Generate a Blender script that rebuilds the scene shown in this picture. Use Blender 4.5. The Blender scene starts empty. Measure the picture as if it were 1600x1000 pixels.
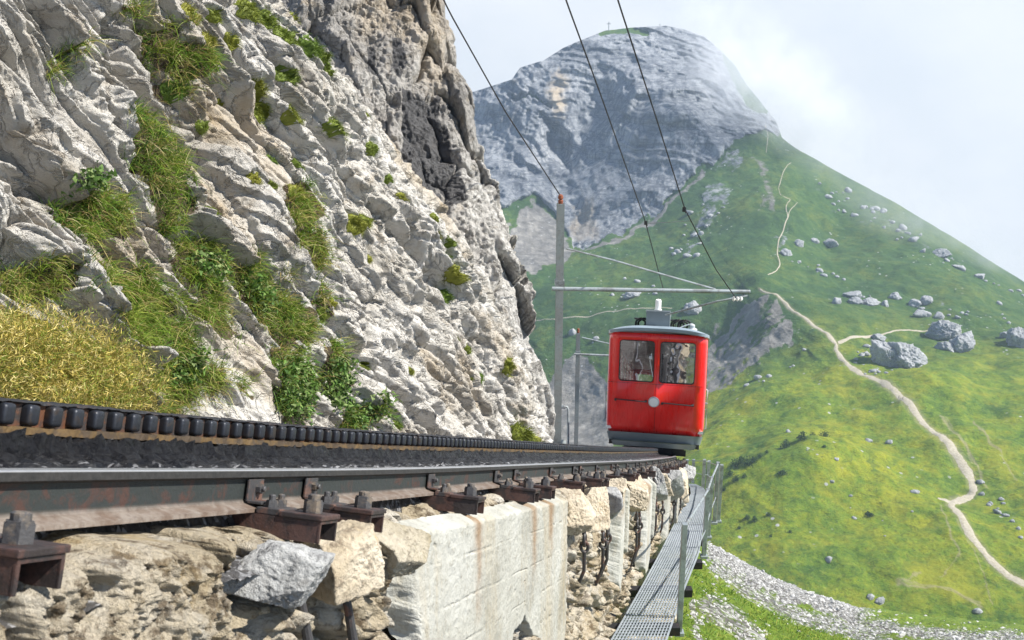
import bpy, bmesh, math, random
import numpy as np
from mathutils import Vector, Matrix
R = math.radians
scene = bpy.context.scene
col = scene.collection

# ------------------------------------------------------------------ camera
PITCH = R(16.7)
FPX = 1600.0                      # focal length in pixels of the 1600 px wide photograph
cam_d = bpy.data.cameras.new('camera')
cam_d.sensor_width = 36.0
cam_d.lens = 36.0
cam_d.clip_start = 0.05
cam_d.clip_end = 20000
cam_d.dof.use_dof = True; cam_d.dof.focus_distance = 8.0; cam_d.dof.aperture_fstop = 11.0
cam = bpy.data.objects.new('camera', cam_d)
cam.rotation_euler = (R(90) - PITCH, 0, 0)
col.objects.link(cam)
scene.camera = cam

# ------------------------------------------------------------------ sun, sky, exposure
SUN_AZ, SUN_EL = R(97), R(47)     # azimuth clockwise from +Y (the view), elevation
sun_d = bpy.data.lights.new('sun', 'SUN')
sun_d.energy = 5.0
sun_d.angle = R(0.5)
sun_d.color = (1.0, 0.955, 0.87)
sun = bpy.data.objects.new('sun', sun_d)
to_sun = Vector((math.sin(SUN_AZ)*math.cos(SUN_EL), math.cos(SUN_AZ)*math.cos(SUN_EL), math.sin(SUN_EL)))
sun.rotation_euler = to_sun.to_track_quat('Z', 'Y').to_euler()
sun.location = (60, 20, 60)
col.objects.link(sun)

scene.view_settings.view_transform = 'Standard'
scene.view_settings.look = 'None'
scene.view_settings.exposure = 0.82
scene.view_settings.gamma = 1.0

world = bpy.data.worlds.new('World')
scene.world = world
world.use_nodes = True
wt = world.node_tree
wt.nodes.clear()
w_out = wt.nodes.new('ShaderNodeOutputWorld')
w_bg = wt.nodes.new('ShaderNodeBackground'); w_bg.inputs['Strength'].default_value = 0.10
w_sky = wt.nodes.new('ShaderNodeTexSky')
w_sky.sky_type = 'NISHITA'; w_sky.sun_disc = False
w_sky.sun_elevation = SUN_EL; w_sky.sun_rotation = SUN_AZ
w_sky.altitude = 2000
w_tc = wt.nodes.new('ShaderNodeTexCoord')
w_map = wt.nodes.new('ShaderNodeMapping'); w_map.inputs['Scale'].default_value = (1.0, 1.0, 1.6)
wt.links.new(w_tc.outputs['Generated'], w_map.inputs['Vector'])
# broken cloud overhead, closed cloud bank towards and below the horizon
w_n = wt.nodes.new('ShaderNodeTexNoise'); w_n.inputs['Scale'].default_value = 2.6
w_n.inputs['Detail'].default_value = 7; w_n.inputs['Roughness'].default_value = 0.55; w_n.inputs['Distortion'].default_value = 0.4
wt.links.new(w_map.outputs['Vector'], w_n.inputs['Vector'])
w_sep = wt.nodes.new('ShaderNodeSeparateXYZ'); wt.links.new(w_tc.outputs['Generated'], w_sep.inputs[0])
w_h = wt.nodes.new('ShaderNodeMapRange'); w_h.inputs['From Min'].default_value = 0.12; w_h.inputs['From Max'].default_value = 0.5
w_h.inputs['To Min'].default_value = 1.0; w_h.inputs['To Max'].default_value = 0.0
wt.links.new(w_sep.outputs['Z'], w_h.inputs['Value'])
w_cr = wt.nodes.new('ShaderNodeMapRange'); w_cr.inputs['From Min'].default_value = 0.46; w_cr.inputs['From Max'].default_value = 0.62
wt.links.new(w_n.outputs['Fac'], w_cr.inputs['Value'])
w_dot = wt.nodes.new('ShaderNodeVectorMath'); w_dot.operation = 'DOT_PRODUCT'
w_dot.inputs[1].default_value = (0.31, 0.95, 0.0); wt.links.new(w_tc.outputs['Generated'], w_dot.inputs[0])
w_fr = wt.nodes.new('ShaderNodeMapRange'); w_back_fill = wt.nodes.new('ShaderNodeMapRange'); w_back_fill.inputs['From Min'].default_value = -0.5; w_back_fill.inputs['From Max'].default_value = -0.95; w_back_fill.inputs['To Max'].default_value = 0.35
wt.links.new(w_dot.outputs['Value'], w_back_fill.inputs['Value'])  # unseen cloud bank behind the camera, added to brighten the window reflections
w_fr.inputs['From Min'].default_value = 0.5; w_fr.inputs['From Max'].default_value = 0.85
wt.links.new(w_dot.outputs['Value'], w_fr.inputs['Value'])
w_bank = wt.nodes.new('ShaderNodeMath'); w_bank.operation = 'MULTIPLY'
w_max2 = wt.nodes.new('ShaderNodeMath'); w_max2.operation = 'MAXIMUM'
wt.links.new(w_fr.outputs[0], w_max2.inputs[0]); wt.links.new(w_back_fill.outputs[0], w_max2.inputs[1])
wt.links.new(w_h.outputs[0], w_bank.inputs[0]); wt.links.new(w_max2.outputs[0], w_bank.inputs[1])
w_brk = wt.nodes.new('ShaderNodeMath'); w_brk.operation = 'MULTIPLY'; w_brk.inputs[1].default_value = 0.12
wt.links.new(w_cr.outputs[0], w_brk.inputs[0])
w_mx = wt.nodes.new('ShaderNodeMath'); w_mx.operation = 'MAXIMUM'
wt.links.new(w_bank.outputs[0], w_mx.inputs[0]); wt.links.new(w_brk.outputs[0], w_mx.inputs[1])
# tone of the cloud itself
w_n2 = wt.nodes.new('ShaderNodeTexNoise'); w_n2.inputs['Scale'].default_value = 5.0
w_n2.inputs['Detail'].default_value = 5; w_n2.inputs['Roughness'].default_value = 0.5
wt.links.new(w_map.outputs['Vector'], w_n2.inputs['Vector'])
w_ramp = wt.nodes.new('ShaderNodeValToRGB')
w_ramp.color_ramp.elements[0].position = 0.36; w_ramp.color_ramp.elements[0].color = (4.7, 5.0, 5.36, 1)
w_ramp.color_ramp.elements[1].position = 0.64; w_ramp.color_ramp.elements[1].color = (5.5, 5.65, 5.83, 1)
wt.links.new(w_n2.outputs['Fac'], w_ramp.inputs[0])
w_mix = wt.nodes.new('ShaderNodeMix'); w_mix.data_type = 'RGBA'
wt.links.new(w_mx.outputs[0], w_mix.inputs['Factor'])
wt.links.new(w_sky.outputs[0], w_mix.inputs['A']); wt.links.new(w_ramp.outputs[0], w_mix.inputs['B'])
wt.links.new(w_mix.outputs['Result'], w_bg.inputs['Color'])
wt.links.new(w_bg.outputs[0], w_out.inputs['Surface'])

scene.render.engine = 'CYCLES'
scene.cycles.max_bounces = 8
scene.cycles.volume_bounces = 5
scene.cycles.diffuse_bounces = 3
scene.cycles.glossy_bounces = 3
scene.cycles.transmission_bounces = 6
scene.cycles.transparent_max_bounces = 8
scene.cycles.use_denoising = True

# ------------------------------------------------------------------ helpers
SP, CP = math.sin(PITCH), math.cos(PITCH)
def C(X, Y, z):                    # camera-frame metres (right, down, depth) -> world
    X = np.asarray(X, float); Y = np.asarray(Y, float); z = np.asarray(z, float)
    return np.stack([X + 0*z, z*CP - Y*SP, -z*SP - Y*CP], -1)
def P(px, py, z):                  # a pixel of the photograph at depth z -> world
    z = np.asarray(z, float)
    return C((np.asarray(px, float)-800)/FPX*z, (np.asarray(py, float)-500)/FPX*z, z)

_rng = np.random.default_rng(7)
_perm = np.concatenate([_rng.permutation(256)]*2).astype(np.int64)
_g = _rng.normal(size=(256, 3)); _g /= np.linalg.norm(_g, axis=1)[:, None]
def perlin(p):
    p = np.asarray(p, float); sh = p.shape[:-1]; p = p.reshape(-1, 3)
    i = np.floor(p).astype(np.int64); f = p - i; i &= 255
    u = f*f*f*(f*(f*6-15)+10)
    def g(dx, dy, dz):
        h = _perm[(_perm[(_perm[(i[:, 0]+dx) & 255] + i[:, 1]+dy) & 255] + i[:, 2]+dz) & 255]
        v = _g[h]
        return v[:, 0]*(f[:, 0]-dx) + v[:, 1]*(f[:, 1]-dy) + v[:, 2]*(f[:, 2]-dz)
    x00 = g(0,0,0)*(1-u[:,0]) + g(1,0,0)*u[:,0]; x10 = g(0,1,0)*(1-u[:,0]) + g(1,1,0)*u[:,0]
    x01 = g(0,0,1)*(1-u[:,0]) + g(1,0,1)*u[:,0]; x11 = g(0,1,1)*(1-u[:,0]) + g(1,1,1)*u[:,0]
    y0 = x00*(1-u[:,1]) + x10*u[:,1]; y1 = x01*(1-u[:,1]) + x11*u[:,1]
    return ((y0*(1-u[:,2]) + y1*u[:,2])*1.5).reshape(sh)
def fbm(p, octs=4, rough=0.5, lac=2.03):
    p = np.asarray(p, float); a, s, t = 1.0, 0.0, 0.0
    for k in range(octs):
        s = s + a*perlin(p + 17.3*k); t += a; a *= rough; p = p*lac
    return s/t*1.4
def ridged(p, octs=4, rough=0.5, lac=2.07):
    p = np.asarray(p, float); a, s, t = 1.0, 0.0, 0.0
    for k in range(octs):
        s = s + a*(1-np.abs(perlin(p + 31.7*k))*2); t += a; a *= rough; p = p*lac
    return s/t
def worley(p):                     # F1, F2, a random number and a random gradient per cell
    p = np.asarray(p, float); sh = p.shape[:-1]; p = p.reshape(-1, 3); n = len(p)
    i = np.floor(p).astype(np.int64)
    f1 = np.full(n, 9.0); f2 = np.full(n, 9.0); idc = np.zeros(n, np.int64); off = np.zeros((n, 3))
    for dx in (-1, 0, 1):
        for dy in (-1, 0, 1):
            for dz in (-1, 0, 1):
                c = i + (dx, dy, dz)
                h = _perm[(_perm[(_perm[c[:,0] & 255] + c[:,1]) & 255] + c[:,2]) & 255]
                jit = 0.5 + 0.42*_g[h]
                v = p - (c + jit)
                d = np.sqrt((v*v).sum(1))
                m = d < f1
                f2 = np.where(m, f1, np.minimum(f2, d))
                f1 = np.where(m, d, f1); idc = np.where(m, h, idc); off[m] = v[m]
    rnd = (_perm[idc]/255.0)
    return f1.reshape(sh), f2.reshape(sh), rnd.reshape(sh), (_g[_perm[idc]]*off).sum(1).reshape(sh)
def sstep(a, b, x):
    t = np.clip((x-a)/(b-a), 0, 1); return t*t*(3-2*t)
def poly_sd(px, py, poly):         # signed distance to a polygon, positive inside
    px = np.asarray(px, float); py = np.asarray(py, float)
    d2 = np.full(px.shape, 1e18); ins = np.zeros(px.shape, bool); n = len(poly)
    for k in range(n):
        x1, y1 = poly[k]; x2, y2 = poly[(k+1) % n]
        ex, ey = x2-x1, y2-y1
        t = np.clip(((px-x1)*ex + (py-y1)*ey)/(ex*ex+ey*ey+1e-9), 0, 1)
        d2 = np.minimum(d2, (px-x1-t*ex)**2 + (py-y1-t*ey)**2)
        if y1 != y2:
            c = ((y1 > py) != (y2 > py)) & (px < ex*(py-y1)/(y2-y1) + x1)
            ins ^= c
    return np.where(ins, 1, -1)*np.sqrt(d2)
def line_d(px, py, pts):           # distance to an open polyline
    d2 = np.full(np.shape(px), 1e18)
    for (x1, y1), (x2, y2) in zip(pts[:-1], pts[1:]):
        ex, ey = x2-x1, y2-y1
        t = np.clip(((px-x1)*ex + (py-y1)*ey)/(ex*ex+ey*ey+1e-9), 0, 1)
        d2 = np.minimum(d2, (px-x1-t*ex)**2 + (py-y1-t*ey)**2)
    return np.sqrt(d2)

def root_loc(o):
    while o is not None and o.parent is not None: o = o.parent
    return np.array(o.location) if o is not None else np.zeros(3)
def tag(o, label=None, cat=None, group=None, kind=None):
    if label: o['label'] = label
    if cat: o['category'] = cat
    if group: o['group'] = group
    if kind: o['kind'] = kind
    return o
def thing(name, label, cat, loc=(0, 0, 0), group=None):
    o = bpy.data.objects.new(name, None); o.empty_display_size = 0.2
    o.location = loc; col.objects.link(o)
    return tag(o, label, cat, group)
def mesh_np(name, V, F, mat=None, parent=None, attrs=None, smooth=True, midx=None):
    V = np.asarray(V, np.float64).reshape(-1, 3)
    if parent is not None: V = V - root_loc(parent)
    F = np.asarray(F, np.int32)
    me = bpy.data.meshes.new(name)
    me.vertices.add(len(V)); me.vertices.foreach_set('co', V.astype(np.float32).ravel())
    k = F.shape[1]
    me.loops.add(F.size); me.loops.foreach_set('vertex_index', F.ravel())
    me.polygons.add(len(F)); me.polygons.foreach_set('loop_start', np.arange(0, F.size, k, dtype=np.int32))
    me.polygons.foreach_set('loop_total', np.full(len(F), k, np.int32))
    me.polygons.foreach_set('use_smooth', np.full(len(F), bool(smooth)))
    for nm, a in (attrs or {}).items():
        a = np.asarray(a, np.float32)
        if a.ndim == 1:
            t = me.attributes.new(nm, 'FLOAT', 'POINT'); t.data.foreach_set('value', a)
        else:
            t = me.attributes.new(nm, 'FLOAT_VECTOR', 'POINT'); t.data.foreach_set('vector', a[:, :3].ravel())
    me.update(calc_edges=True); me.validate()
    for m in (mat if isinstance(mat, (list, tuple)) else [mat]):
        if m: me.materials.append(m)
    if midx is not None: me.polygons.foreach_set('material_index', np.asarray(midx, np.int32))
    o = bpy.data.objects.new(name, me); col.objects.link(o)
    if parent is not None: o.parent = parent
    return o
def grid_faces(n, m):
    i = np.arange(n*m).reshape(n, m)
    return np.stack([i[:-1, :-1], i[1:, :-1], i[1:, 1:], i[:-1, 1:]], -1).reshape(-1, 4)
def grid_normals(G):
    du = np.gradient(G, axis=0); dv = np.gradient(G, axis=1)
    n = np.cross(du, dv); n /= np.linalg.norm(n, axis=-1, keepdims=True)+1e-12
    return n

class MB:                          # collects simple solids, builds ONE mesh object
    def __init__(s): s.v = []; s.f = []
    def add(s, V, F, M=None):
        b = len(s.v)
        for p in V:
            p = Vector(p)
            s.v.append(tuple(M @ p) if M is not None else tuple(p))
        for f in F: s.f.append(tuple(b+i for i in f))
        return s
    def box(s, c, sz, M=None, bev=0.0, rot=None):
        bm = bmesh.new(); bmesh.ops.create_cube(bm, size=1.0)
        bmesh.ops.scale(bm, vec=sz, verts=bm.verts)
        if bev > 0: bmesh.ops.bevel(bm, geom=bm.edges[:], offset=bev, segments=2, profile=0.6, affect='EDGES')
        if rot is not None: bmesh.ops.transform(bm, matrix=rot.to_4x4(), verts=bm.verts)
        bmesh.ops.translate(bm, vec=c, verts=bm.verts)
        bm.verts.index_update()
        s.add([v.co.copy() for v in bm.verts], [[v.index for v in f.verts] for f in bm.faces], M); bm.free(); return s
    def tube(s, path, r, n=8, cap=True, M=None, closed=False):
        path = [Vector(p) for p in path]; rs = r if isinstance(r, (list, tuple)) else [r]*len(path)
        V = []; F = []; L = len(path); up = None
        for k, p in enumerate(path):
            if closed: t = path[(k+1) % L] - path[k-1]
            else: t = path[min(k+1, L-1)] - path[max(k-1, 0)]
            t.normalize()
            if up is None:
                up = Vector((0, 0, 1)) if abs(t.z) < 0.9 else Vector((1, 0, 0))
            a = t.cross(up)
            if a.length < 1e-5: a = t.orthogonal()
            a.normalize(); b = t.cross(a).normalized(); up = -b if False else up
            for j in range(n):
                an = 2*math.pi*j/n
                V.append(p + (a*math.cos(an) + b*math.sin(an))*rs[k])
        for k in range(L if closed else L-1):
            k2 = (k+1) % L
            for j in range(n):
                F.append((k*n+j, k*n+(j+1) % n, k2*n+(j+1) % n, k2*n+j))
        if cap and not closed:
            F.append(tuple(range(n-1, -1, -1))); F.append(tuple((L-1)*n+j for j in range(n)))
        return s.add(V, F, M)
    def lathe(s, prof, n=24, M=None):   # profile of (r, z)
        V = []; F = []
        for r, z in prof:
            for j in range(n):
                an = 2*math.pi*j/n; V.append((r*math.cos(an), r*math.sin(an), z))
        for k in range(len(prof)-1):
            for j in range(n): F.append((k*n+j, k*n+(j+1) % n, (k+1)*n+(j+1) % n, (k+1)*n+j))
        F.append(tuple(range(n-1, -1, -1))); F.append(tuple((len(prof)-1)*n+j for j in range(n)))
        return s.add(V, F, M)
    def prism(s, outline, z0, z1, M=None):
        n = len(outline); V = [(x, y, z0) for x, y in outline] + [(x, y, z1) for x, y in outline]
        F = [tuple(range(n-1, -1, -1)), tuple(range(n, 2*n))]
        for j in range(n): F.append((j, (j+1) % n, n+(j+1) % n, n+j))
        return s.add(V, F, M)
    def build(s, name, mat, parent=None, smooth=False, angle=35):
        V = np.array(s.v)
        if parent is not None: V = V - root_loc(parent)
        me = bpy.data.meshes.new(name); me.from_pydata([tuple(v) for v in V], [], s.f)
        bm = bmesh.new(); bm.from_mesh(me); bmesh.ops.recalc_face_normals(bm, faces=bm.faces[:]); bm.to_mesh(me); bm.free()
        me.polygons.foreach_set('use_smooth', np.full(len(me.polygons), bool(smooth)))
        if smooth: me.set_sharp_from_angle(angle=R(angle))
        if mat: me.materials.append(mat)
        o = bpy.data.objects.new(name, me); col.objects.link(o)
        if parent is not None: o.parent = parent
        return o

# ------------------------------------------------------------------ material kit
class Mat:
    def __init__(s, name):
        s.m = bpy.data.materials.new(name); s.m.use_nodes = True
        s.t = s.m.node_tree; s.b = s.t.nodes['Principled BSDF']; s._obj = None
    def n(s, typ, **kw):
        nd = s.t.nodes.new(typ)
        for k, v in kw.items(): setattr(nd, k, v)
        return nd
    def ln(s, a, b): s.t.links.new(a, b)
    def pos(s, obj=False):
        if obj:
            return s.n('ShaderNodeTexCoord').outputs['Object']
        return s.n('ShaderNodeNewGeometry').outputs['Position']
    def mapped(s, vec, scale=(1,1,1), rot=(0,0,0), loc=(0,0,0)):
        m = s.n('ShaderNodeMapping'); m.inputs['Scale'].default_value = scale; m.inputs['Rotation'].default_value = rot
        m.inputs['Location'].default_value = loc
        s.ln(vec, m.inputs['Vector']); return m.outputs[0]
    def noise(s, vec, scale, detail=4, rough=0.55, dist=0.0):
        t = s.n('ShaderNodeTexNoise'); t.inputs['Scale'].default_value = scale; t.inputs['Detail'].default_value = detail
        t.inputs['Roughness'].default_value = rough; t.inputs['Distortion'].default_value = dist
        s.ln(vec, t.inputs['Vector']); return t.outputs['Fac']
    def voro(s, vec, scale, feature='F1', out='Distance', rand=1.0):
        t = s.n('ShaderNodeTexVoronoi', feature=feature); t.inputs['Scale'].default_value = scale
        t.inputs['Randomness'].default_value = rand
        s.ln(vec, t.inputs['Vector']); return t.outputs[out]
    def wave(s, vec, scale, dist=2, detail=3, direction='X'):
        t = s.n('ShaderNodeTexWave', bands_direction=direction); t.inputs['Scale'].default_value = scale
        t.inputs['Distortion'].default_value = dist; t.inputs['Detail'].default_value = detail
        s.ln(vec, t.inputs['Vector']); return t.outputs['Fac']
    def rng(s, x, a, b, c=0.0, d=1.0):
        t = s.n('ShaderNodeMapRange'); t.inputs['From Min'].default_value = a; t.inputs['From Max'].default_value = b
        t.inputs['To Min'].default_value = c; t.inputs['To Max'].default_value = d
        s.ln(x, t.inputs['Value']); return t.outputs[0]
    def math(s, op, a, b=None):
        t = s.n('ShaderNodeMath', operation=op)
        for k, x in enumerate((a, b)):
            if x is None: continue
            if isinstance(x, (int, float)): t.inputs[k].default_value = x
            else: s.ln(x, t.inputs[k])
        return t.outputs[0]
    def mix(s, fac, a, b):
        t = s.n('ShaderNodeMix', data_type='RGBA')
        for x, key in ((fac, 'Factor'), (a, 'A'), (b, 'B')):
            if isinstance(x, (int, float)): t.inputs[key].default_value = x
            elif isinstance(x, tuple): t.inputs[key].default_value = (*x, 1)
            else: s.ln(x, t.inputs[key])
        return t.outputs['Result']
    def ramp(s, fac, stops):
        t = s.n('ShaderNodeValToRGB'); r = t.color_ramp
        while len(r.elements) < len(stops): r.elements.new(0.5)
        for e, (p, c) in zip(r.elements, stops): e.position = p; e.color = (*c, 1)
        s.ln(fac, t.inputs[0]); return t.outputs[0]
    def attr(s, name, out='Fac'):
        t = s.n('ShaderNodeAttribute'); t.attribute_name = name; return t.outputs[out]
    def bump(s, h, dist, strength=1.0, normal=None):
        t = s.n('ShaderNodeBump'); t.inputs['Distance'].default_value = dist; t.inputs['Strength'].default_value = strength
        s.ln(h, t.inputs['Height'])
        if normal is not None: s.ln(normal, t.inputs['Normal'])
        return t.outputs[0]
    def done(s, color=None, rough=0.8, metal=0.0, normal=None, spec=0.5, coat=0.0):
        b = s.b
        if color is not None:
            if isinstance(color, tuple): b.inputs['Base Color'].default_value = (*color, 1)
            else: s.ln(color, b.inputs['Base Color'])
        if isinstance(rough, (int, float)): b.inputs['Roughness'].default_value = rough
        else: s.ln(rough, b.inputs['Roughness'])
        b.inputs['Metallic'].default_value = metal
        b.inputs['Specular IOR Level'].default_value = spec
        b.inputs['Coat Weight'].default_value = coat
        if normal is not None: s.ln(normal, b.inputs['Normal'])
        return s.m
# ================================================================== mountain and meadows
def m_mountain():
    m = Mat('mountain'); p = m.pos()
    rock, scree = m.attr('rock'), m.attr('scree')
    tone, dirt, ochre = m.attr('tone'), m.attr('dirt'), m.attr('ochre')
    # rock: blue grey limestone with vertical water streaks and folded beds
    pv = m.mapped(p, (1, 1, 0.14))
    r1 = m.noise(pv, 0.045, 8, 0.68, 0.6)
    r2 = m.noise(pv, 0.22, 5, 0.6, 0.3)
    r3 = m.noise(m.mapped(p, (1, 1, 0.05)), 0.16, 5, 0.65, 0.3)
    rc = m.ramp(r1, [(0.30, (0.17, 0.185, 0.21)), (0.46, (0.27, 0.285, 0.31)), (0.60, (0.36, 0.375, 0.395)), (0.78, (0.50, 0.51, 0.52))])
    rc = m.mix(m.math('MULTIPLY', m.rng(r2, 0.5, 0.75), 0.45), rc, (0.2, 0.215, 0.24))
    rc = m.mix(m.math('MULTIPLY', m.rng(r3, 0.48, 0.66), 0.55), rc, (0.13, 0.14, 0.16))
    rc = m.mix(m.math('MULTIPLY', m.rng(r3, 0.42, 0.30), 0.45), rc, (0.52, 0.52, 0.52))
    for sc_, rt in (((.030, .030, .0045), (0, 0, 0)), ((.007, .007, .060), (.15, .25, 0)), ((.06, .06, .008), (.1, 0, 0))):
        lk = m.noise(m.mapped(p, sc_, rt), 1.0, 7, .62, .5)
        rc = m.mix(m.math('MULTIPLY', m.rng(m.math('ABSOLUTE', m.math('SUBTRACT', lk, .5)), .026, .006), .6), rc, (0.085, 0.095, 0.115))
    rc = m.mix(m.math('MULTIPLY', ochre, 0.75), rc, (0.50, 0.40, 0.27))
    # grass
    g1 = m.noise(p, 0.018, 9, 0.7)
    g2 = m.noise(p, 0.14, 5, 0.65)
    g3 = m.noise(m.mapped(p, (1, 1, 3)), 0.55, 3, 0.6)
    gmix = m.math('ADD', m.math('MULTIPLY', g1, 0.5), m.math('ADD', m.math('MULTIPLY', g2, 0.35), m.math('MULTIPLY', g3, 0.15)))
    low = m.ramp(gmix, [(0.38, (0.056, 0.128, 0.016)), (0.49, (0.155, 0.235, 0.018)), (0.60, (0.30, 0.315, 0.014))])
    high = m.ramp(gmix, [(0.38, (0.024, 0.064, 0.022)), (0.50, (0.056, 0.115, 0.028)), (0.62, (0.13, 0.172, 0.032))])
    gc = m.mix(tone, high, low)  # darker grass upslope and left: cloud shade and haze put into the colour
    gc = m.mix(m.math('MULTIPLY', m.rng(g3, 0.54, 0.68), 0.6), gc, (0.026, 0.062, 0.014))
    sc = m.ramp(m.noise(m.mapped(p, (.12, .12, .035), (0, .6, .5)), 1.0, 7, 0.75), [(0.3, (0.12, 0.115, 0.105)), (0.5, (0.21, 0.20, 0.185)), (0.72, (0.37, 0.355, 0.33))])
    # patchy edges between the covers
    g4 = m.noise(p, 0.42, 9, 0.78)
    gc = m.mix(m.math('MULTIPLY', m.rng(g4, 0.50, 0.34), 0.55), gc, (0.022, 0.055, 0.010))
    gc = m.mix(m.math('MULTIPLY', m.rng(g4, 0.55, 0.70), m.math('MULTIPLY', tone, .6)), gc, (0.36, 0.36, 0.07))
    tl = m.noise(m.mapped(p, (.045, .045, .85)), 1.0, 4, 0.6, .4)
    gc = m.mix(m.math('MULTIPLY', m.rng(tl, 0.55, 0.68), 0.6), gc, (0.040, 0.095, 0.018))
    gc = m.mix(m.math('MULTIPLY', m.rng(m.noise(p, 0.045, 9, .74), 0.5, 0.64), m.math('MULTIPLY', tone, .75)), gc, (0.31, 0.31, 0.024))
    e = m.noise(p, 0.11, 6, 0.7)
    fr = m.rng(m.math('ADD', rock, m.math('MULTIPLY', m.math('SUBTRACT', e, 0.5), 1.1)), 0.42, 0.58)
    fs = m.rng(m.math('ADD', scree, m.math('MULTIPLY', m.math('SUBTRACT', e, 0.5), 1.3)), 0.40, 0.62)
    c = m.mix(fs, gc, sc)
    c = m.mix(dirt, c, (0.36, 0.31, 0.20))
    # scattered pale stones in the turf
    st = m.voro(p, 0.16, 'F1')
    sm = m.math('MULTIPLY', m.rng(st, 0.10, 0.16, 1, 0), m.rng(m.noise(p, 0.02, 3, 0.5), 0.53, 0.6))
    c = m.mix(m.math('MULTIPLY', sm, m.math('SUBTRACT', 1.0, fr)), c, (0.42, 0.43, 0.43))
    c = m.mix(fr, c, rc)
    nb = m.bump(m.noise(p, 0.5, 8, 0.75), 2.2, 0.9)
    return m.done(c, 0.92, 0, nb, 0.2)
M_MOUNT = m_mountain()

SKY_X = [560, 640, 728, 760, 800, 812, 830, 850, 880, 900, 930, 945, 985, 1010, 1040, 1070, 1085, 1100, 1130, 1150, 1165, 1195, 1213, 1222, 1250, 1330, 1400, 1500, 1600, 1800]
SKY_Y = [185, 180, 147, 137, 124, 106, 100, 94, 75, 66, 54, 48, 43, 42, 40, 46, 52, 57, 82, 104, 130, 168, 190, 216, 236, 280, 318, 378, 442, 560]
CP_PTS = [(560,185,1250),(640,190,1250),(728,150,1230),(812,108,1200),(900,65,1215),(985,43,1240),(1070,48,1240),(1150,106,1185),(1213,195,1090),
 (1250,236,1050),(1330,280,1010),(1400,318,985),(1500,378,955),(1600,442,925),(1800,560,880),
 (760,230,1150),(850,200,1135),(890,250,1120),(940,150,1150),(1000,260,1055),(1000,150,1100),(1080,150,1085),(1130,180,1085),(950,300,1050),(1060,90,1190),
 (790,330,1040),(840,380,1005),(900,392,985),(1000,340,1000),(1090,262,1015),(1150,215,1045),(1195,205,1050),
 (820,450,900),(900,450,860),(1000,420,880),(1080,360,930),(1150,290,980),(1000,480,790),(1080,470,780),
 (1205,240,1030),(1225,300,940),(1213,380,850),(1188,440,745),(1250,490,690),(1308,530,645),
 (1300,400,880),(1400,430,800),(1500,470,745),(1600,520,690),(1800,620,640),(1450,520,690),(1400,560,635),(1550,580,630),
 (1150,470,745),(1120,540,722),(1175,530,700),(1240,560,652),(1110,600,675),(1200,590,632),
 (850,560,780),(900,640,730),(950,600,730),(1000,600,710),(900,720,600),(600,700,800),(1000,720,560),
 (1130,650,590),(1200,650,580),(1300,640,560),(1400,640,545),(1500,640,540),(1600,660,525),(1800,720,500),
 (1130,720,505),(1250,715,490),(1400,720,485),(1520,740,470),(1650,750,460),
 (1180,770,462),(1130,820,440),(1300,820,432),(1500,820,422),(1650,850,408),
 (1100,900,405),(1250,920,390),(1400,930,385),(1600,950,375),(1800,1000,365),(1000,1000,385),(1300,1050,360),(1600,1100,350),(1000,1250,335),(1400,1250,325),(1800,1250,320),(600,900,450),(560,400,1000),(560,1250,400)]
_cp = np.array(CP_PTS, float)
def _U(r2): return r2*np.log(r2+1e-9)*0.5
_A = _cp[:, :2]/400.0
_d2 = ((_A[:, None]-_A[None])**2).sum(-1)
_K = _U(_d2) + np.eye(len(_A))*0.002
_Q = np.hstack([np.ones((len(_A), 1)), _A])
_sol = np.linalg.solve(np.block([[_K, _Q], [_Q.T, np.zeros((3, 3))]]), np.concatenate([np.log(_cp[:, 2]), np.zeros(3)]))
def hill_depth(px, py):
    q = np.stack([px, py], -1)/400.0; out = _sol[-3] + _sol[-2]*q[..., 0] + _sol[-1]*q[..., 1]
    for k in range(len(_A)):
        out = out + _sol[k]*_U(((q-_A[k])**2).sum(-1))
    return np.exp(out)

HX = np.concatenate([np.arange(600, 1640, 1.55), np.arange(1642, 1800, 6)])
HT = np.linspace(0, 1, 640)**1.08
HYB = 1120.0
_sk = np.interp(HX, SKY_X, SKY_Y)
HPX = np.repeat(HX[:, None], len(HT), 1)
HPY = _sk[:, None] + (HYB - _sk[:, None])*HT[None]
_wob = fbm(np.stack([HPX/23, HPY/23, 0*HPX], -1), 3)*9 + fbm(np.stack([HPX/7, HPY/7, 0*HPX+5], -1), 2)*3
ROCKP = [(540,120),(640,130),(728,120),(812,80),(900,40),(985,20),(1070,25),(1135,75),(1150,110),(1168,150),(1197,166),(1218,190),(1217,214),(1195,203),(1160,214),(1120,244),(1085,272),(1020,335),(960,370),(900,392),(885,360),(868,335),(835,300),(780,322),(740,400),(540,420)]
s_rock = poly_sd(HPX+_wob, HPY+_wob*0.7, ROCKP)
rock = sstep(-5, 5, s_rock)
# outcrops and boulder runs on the green flanks
for poly in ([(1090,350),(1100,290),(1130,280),(1150,300),(1120,345),(1090,372),(1070,360)], [(1060,400),(1080,370),(1095,380),(1075,405)],
             [(1120,250),(1150,225),(1168,235),(1160,260),(1110,275)], [(1205,395),(1215,370),(1235,345),(1245,330),(1232,375),(1214,410)]):
    rock = np.maximum(rock, 0.50*sstep(-10, 8, poly_sd(HPX+_wob*1.6, HPY+_wob, poly)))
for pts, w in (([(1275,290),(1330,310),(1380,345),(1440,385),(1490,410),(1560,440),(1600,465)], 9), ([(1290,320),(1350,350),(1420,370)], 6), ([(1370,440),(1420,455),(1470,470)], 7)):
    rock = np.maximum(rock, 0.36*sstep(w*1.8, 0, line_d(HPX+_wob*1.5, HPY+_wob, pts)))
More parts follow.
